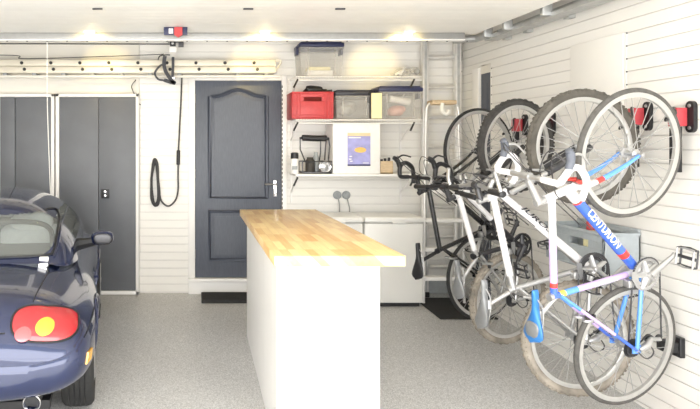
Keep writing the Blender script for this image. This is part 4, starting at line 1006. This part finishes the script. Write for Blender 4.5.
# tail lights: rounded lens following the corner of the body
def lens_patch(fn, outline_fn, m, name, parent, dome, nu=26, nr=8):
    cx, cz = outline_fn(None); q = MB(); vs = []; fs = []
    for k in range(nr + 1):
        f = k / nr
        for j in range(nu):
            ox, oz = outline_fn(2 * PI * j / nu); p = fn(cx + (ox - cx) * f, cz + (oz - cz) * f, .003 + dome * (1 - f ** 3))
            vs.append(p if p else vs[-1])
    for k in range(nr):
        for j in range(nu): fs.append((k * nu + j, k * nu + (j + 1) % nu, (k + 1) * nu + (j + 1) % nu, (k + 1) * nu + j))
    q.add(vs, fs, m, True); return q.build(name, parent)
for s in (1, -1):
    cx, cz, w, h_ = .588 * s, .682, .162, .070
    def tail(a):
        if a is None: return cx, cz
        c, sn = math.cos(a), math.sin(a); x = w * math.copysign(abs(c) ** .8, c); z = h_ * math.copysign(abs(sn) ** .75, sn)
        z *= .93 - .13 * x / w; z -= .022 * x / w
        return cx + s * x, cz + z
    lo = lens_patch(from_rear, tail, 'lens', 'tail_light', car, .014)
    P = [from_rear(*tail(2 * PI * j / 40), .003) for j in range(40)]; P = [p for p in P if p]
    q = MB(); q.path(P, .006, 'seal', 6, closed=True); q.build('lens_seal', lo)
    lens_patch(lambda x, z, o: from_rear(x, z, o + .016), lambda a: (cx + s * .0, cz - .010) if a is None else (cx + .045 * math.cos(a), cz - .010 + .034 * math.sin(a)), 'lens_amber', 'indicator_lens', lo, .006, 22, 4)
    lens_patch(lambda x, z, o: from_rear(x, z, o + .013), lambda a: (cx - s * .10, cz - .03) if a is None else (cx - s * .10 + .040 * math.cos(a), cz - .03 + .030 * math.sin(a)), 'lens_clear', 'reversing_lens', lo, .005, 18, 4)
    # side marker on the bumper corner
    mk = MB(); vs = []
    for (y, z) in ((-.625, .475), (-.565, .48), (-.54, .53), (-.605, .53)):
        p = from_side(y, z, .021); vs.append(Vector((p.x * s, p.y, p.z))); 
    vs2 = [v + Vector((-.02 * s, 0, 0)) for v in vs]; mk.add(vs + vs2, [(0, 1, 2, 3), (7, 6, 5, 4), (0, 4, 5, 1), (1, 5, 6, 2), (2, 6, 7, 3), (3, 7, 4, 0)], 'lens_amber'); mk.build('side_marker', car)
# wheels
for yy in (0, 1.60):
    for s in (-1, 1):
        c = Vector((s * .725, yy, .297)); q = MB()
        q.lathe(c, (s, 0, 0), [(.20, -.09), (.27, -.092), (.29, -.075), (.296, -.05), (.297, 0), (.296, .05), (.29, .075), (.27, .092), (.205, .094), (.20, .08)], 'rubber', 48, False)
        for g in (-.045, -.015, .015, .045): q.ring(c + Vector((s * g, 0, 0)), (1, 0, 0), .296, .004, 'seal', 48, 5)
        w = q.build('wheel', car)
        q = MB(); q.lathe(c, (s, 0, 0), [(.205, -.08), (.205, .085), (.19, .088), (.18, .06)], 'silver', 36)
        for k in range(5):
            a = 2 * PI * k / 5; q.path([c + Vector((s * .065, 0, 0)), c + Vector((s * .075, .19 * math.cos(a), .19 * math.sin(a)))], [.045, .03], 'silver', 8, flat=.4)
        q.lathe(c, (s, 0, 0), [(.05, .03), (.05, .08), (0, .085)], 'silver', 16); q.build('wheel_rim', w)
# exhaust
q = MB(); q.lathe((.53, -.70, .315), (0, 1, 0), [(.040, 0), (.044, .004), (.044, .16), (.036, .16), (.034, .01), (.040, 0)], 'chrome', 24, False); q.lathe((.53, -.62, .315), (0, 1, 0), [(.036, 0), (.036, .02)], 'seal', 20); q.path([(.53, -.56, .315), (.52, -.2, .30)], .028, 'dkmetal', 10); q.build('exhaust', car)
q = MB(); q.box((-.60, -.52, .20), (.60, 1.95, .25), 'seal'); q.build('underbody', car)
# cabin: hard roof with rear window, side windows and windscreen
CAB = [(.10, .58, .815, .838), (.16, .635, .80, .878), (.28, .67, .79, .965), (.42, .69, .78, 1.06), (.58, .695, .78, 1.13), (.78, .695, .78, 1.17), (1.0, .695, .78, 1.185), (1.25, .69, .78, 1.185), (1.45, .68, .78, 1.165), (1.6, .67, .79, 1.12), (1.8, .66, .80, 1.01), (2.0, .62, .81, .875)]
ny, nx = 58, 61
def cab(u, v):
    y = .10 + 1.9 * u; w, zb, zt = interp(CAB, y); a = PI * v; c, s = math.cos(a), math.sin(a)
    x = w * math.copysign(abs(c) ** (2 / 3.0), c); z = zb + (zt - zb) * abs(s) ** (2 / 2.3)
    k = (z - zb) / max(.01, zt - zb); x *= 1 - .12 * k * min(1, (zt - zb) / .35)
    return Vector((x, y, z))
pane = {'roof': MB(), 'rear_window': MB(), 'side_window': MB(), 'side_window2': MB(), 'windscreen': MB()}
def rr_in(x, z, x0, z0, x1, z1, r):
    dx = max(x0 + r - x, x - (x1 - r), 0); dz = max(z0 + r - z, z - (z1 - r), 0)
    return x0 <= x <= x1 and z0 <= z <= z1 and dx * dx + dz * dz <= r * r
for i in range(ny * 2):
    for j in range(nx * 2):
        u0, u1, v0, v1 = i / (ny * 2), (i + 1) / (ny * 2), j / (nx * 2), (j + 1) / (nx * 2)
        P = [cab(u0, v0), cab(u1, v0), cab(u1, v1), cab(u0, v1)]; c = (P[0] + P[1] + P[2] + P[3]) / 4; k = 'roof'
        if c.y < .62 and rr_in(abs(c.x), c.z, -1, .865, .555, 1.085, .10): k = 'rear_window'
        elif c.y > 1.58 and abs(c.x) < .56 and .88 < c.z < 1.10: k = 'windscreen'
        elif .66 < c.y < 1.62 and abs(c.x) > .53 and .88 < c.z < 1.08: k = 'side_window' if c.x > 0 else 'side_window2'
        pane[k].add(P, [(0, 1, 2, 3)], 'carblue' if k == 'roof' else 'glass', True)
for k, mbx in pane.items():
    o = mbx.build('side_window' if k.startswith('side') else k, car)
    bm = bmesh.new(); bm.from_mesh(o.data); bmesh.ops.remove_doubles(bm, verts=bm.verts, dist=.0008); bmesh.ops.recalc_face_normals(bm, faces=bm.faces); bm.to_mesh(o.data); bm.free()
    for p in o.data.polygons: p.use_smooth = True
# seal round the rear window
cabv = []; cabf = []
for i in range(ny + 1):
    for j in range(nx + 1): cabv.append(cab(i / ny, j / nx))
for i in range(ny):
    for j in range(nx): cabf.append((i * (nx + 1) + j, (i + 1) * (nx + 1) + j, (i + 1) * (nx + 1) + j + 1, i * (nx + 1) + j + 1))
cb = BVHTree.FromPolygons(cabv, cabf)
def cab_rear(x, z):
    p, n, i, d = cb.ray_cast(Vector((x, -2, z)), Vector((0, 1, 0)))
    return p + Vector((0, -.004, .002)) if p else None
pts = []
for (ccx, ccz, a0) in ((.455, .985, 0), (-.455, .985, PI / 2)):
    for k in range(9): a = a0 + k / 8 * PI / 2; pts.append((ccx + .10 * math.cos(a), ccz + .10 * math.sin(a)))
pts += [(-.555, .945), (-.555, .91), (-.545, .868)] + [(x, .866) for x in [-.5 + .1 * k for k in range(11)]] + [(.545, .868), (.555, .91), (.555, .945)]
P = [cab_rear(*p) for p in pts]; P = [p for p in P if p]
q = MB(); q.path(P, .009, 'seal', 6, closed=True); q.build('window_seal', car)
for s in (1, -1):
    q = MB(); P = [cab(.04 + .62 * t, .5 - s * .5 * .62) for t in [k / 20 for k in range(21)]]
    q.path([p + Vector((s * .004, 0, .004)) for p in P], .006, 'carblue', 6); q.build('roof_seam', car)
    q = MB(); p = from_top(s * .50, .13, 0); q.box(p + Vector((-.03, -.035, -.005)), p + Vector((.03, .0, .018)), 'chrome', .004); q.box(p + Vector((-.028, 0.0, .0)), p + Vector((.028, .03, .05)), 'paper', .005); q.build('roof_clip', car)
    # mirrors
    q = MB(); mx, my, mz = s * .85, .72, .872
    q.ell((mx, my, mz), (.082, .055, .053), 'carblue', 18, 12, 2.6); q.path([(s * .66, my + .02, mz - .05), (mx - s * .04, my + .01, mz - .025)], [.045, .03], 'seal', 8); mo = q.build('mirror', car)
    q = MB(); q.ell((mx + s * .004, my - .048, mz), (.068, .010, .040), 'dkmetal', 18, 10, 2.6); q.build('mirror_glass', mo)
    # seats
    q = MB(); q.box((s * .36 - .22, .62, .60), (s * .36 + .22, .78, .98), 'seat', .06); q.ell((s * .36, .68, 1.00), (.15, .055, .075), 'seat', 16, 10, 2.8); q.build('seat', car)
q = MB(); q.box((-.6, .25, .80), (.6, 1.9, .862), 'cardark', .02); q.path(bez([(-.52, .5, .84), (-.50, .5, .98), (-.36, .5, 1.03), (0, .5, 1.03), (.36, .5, 1.03), (.50, .5, .98), (.52, .5, .84)], 6), .018, 'cardark', 8); q.build('cabin_trim', car)

# ------------------------------------------------------------------ light, camera, world
w = bpy.data.worlds.new('World'); SC.world = w; w.use_nodes = True; nt = w.node_tree
bg = nt.nodes['Background']; bg.inputs[1].default_value = 2.2
tc = nt.nodes.new('ShaderNodeTexCoord'); sp_ = nt.nodes.new('ShaderNodeSeparateXYZ'); rp = nt.nodes.new('ShaderNodeValToRGB')
mp = nt.nodes.new('ShaderNodeMapRange'); mp.inputs['From Min'].default_value = -.3; mp.inputs['From Max'].default_value = .8
nt.links.new(tc.outputs['Generated'], sp_.inputs[0]); nt.links.new(sp_.outputs['Z'], mp.inputs[0]); nt.links.new(mp.outputs[0], rp.inputs[0])
e = rp.color_ramp.elements; e[0].position = .2; e[0].color = (.40, .40, .39, 1); e[1].position = 1; e[1].color = (.80, .90, 1.0, 1); x = e.new(.36); x.color = (1, .99, .97, 1)
nt.links.new(rp.outputs[0], bg.inputs[0])
def area(name, loc, rot, sx, sy, p, col):
    l = bpy.data.lights.new(name, 'AREA'); l.shape = 'RECTANGLE'; l.size = sx; l.size_y = sy; l.energy = p; l.color = col
    o = bpy.data.objects.new(name, l); COL.objects.link(o); o.location = loc; o.rotation_euler = rot; return o
area('doorway_daylight', (-.2, -.4, 1.15), (PI / 2, 0, 0), 5.6, 2.3, 170, (1, .985, .955))
sl_ = bpy.data.lights.new('sun', 'SUN'); sl_.energy = 9; sl_.angle = .02; sl_.color = (1, .96, .88); so_ = bpy.data.objects.new('sun', sl_); COL.objects.link(so_); so_.rotation_euler = (math.radians(32), 0, math.radians(-14))
cam = bpy.data.cameras.new('Camera'); co_ = bpy.data.objects.new('Camera', cam); COL.objects.link(co_); SC.camera = co_
co_.location = (0, 0, EYE); co_.rotation_euler = (PI / 2, 0, 0)
cam.sensor_fit = 'HORIZONTAL'; cam.sensor_width = 36; cam.lens = 620 / 700 * 36
cam.shift_x = (350 - 193) / 700; cam.shift_y = (146 - 204.5) / 700; cam.clip_start = .02
vs_ = SC.view_settings; vs_.view_transform = 'Standard'; vs_.look = 'None'; vs_.exposure = .32; vs_.gamma = 1.; vs_.use_curve_mapping = False
SC.display_settings.display_device = 'sRGB'
try:
    SC.cycles.max_bounces = 10; SC.cycles.diffuse_bounces = 6; SC.cycles.transparent_max_bounces = 16; SC.cycles.use_denoising = True
except Exception: pass
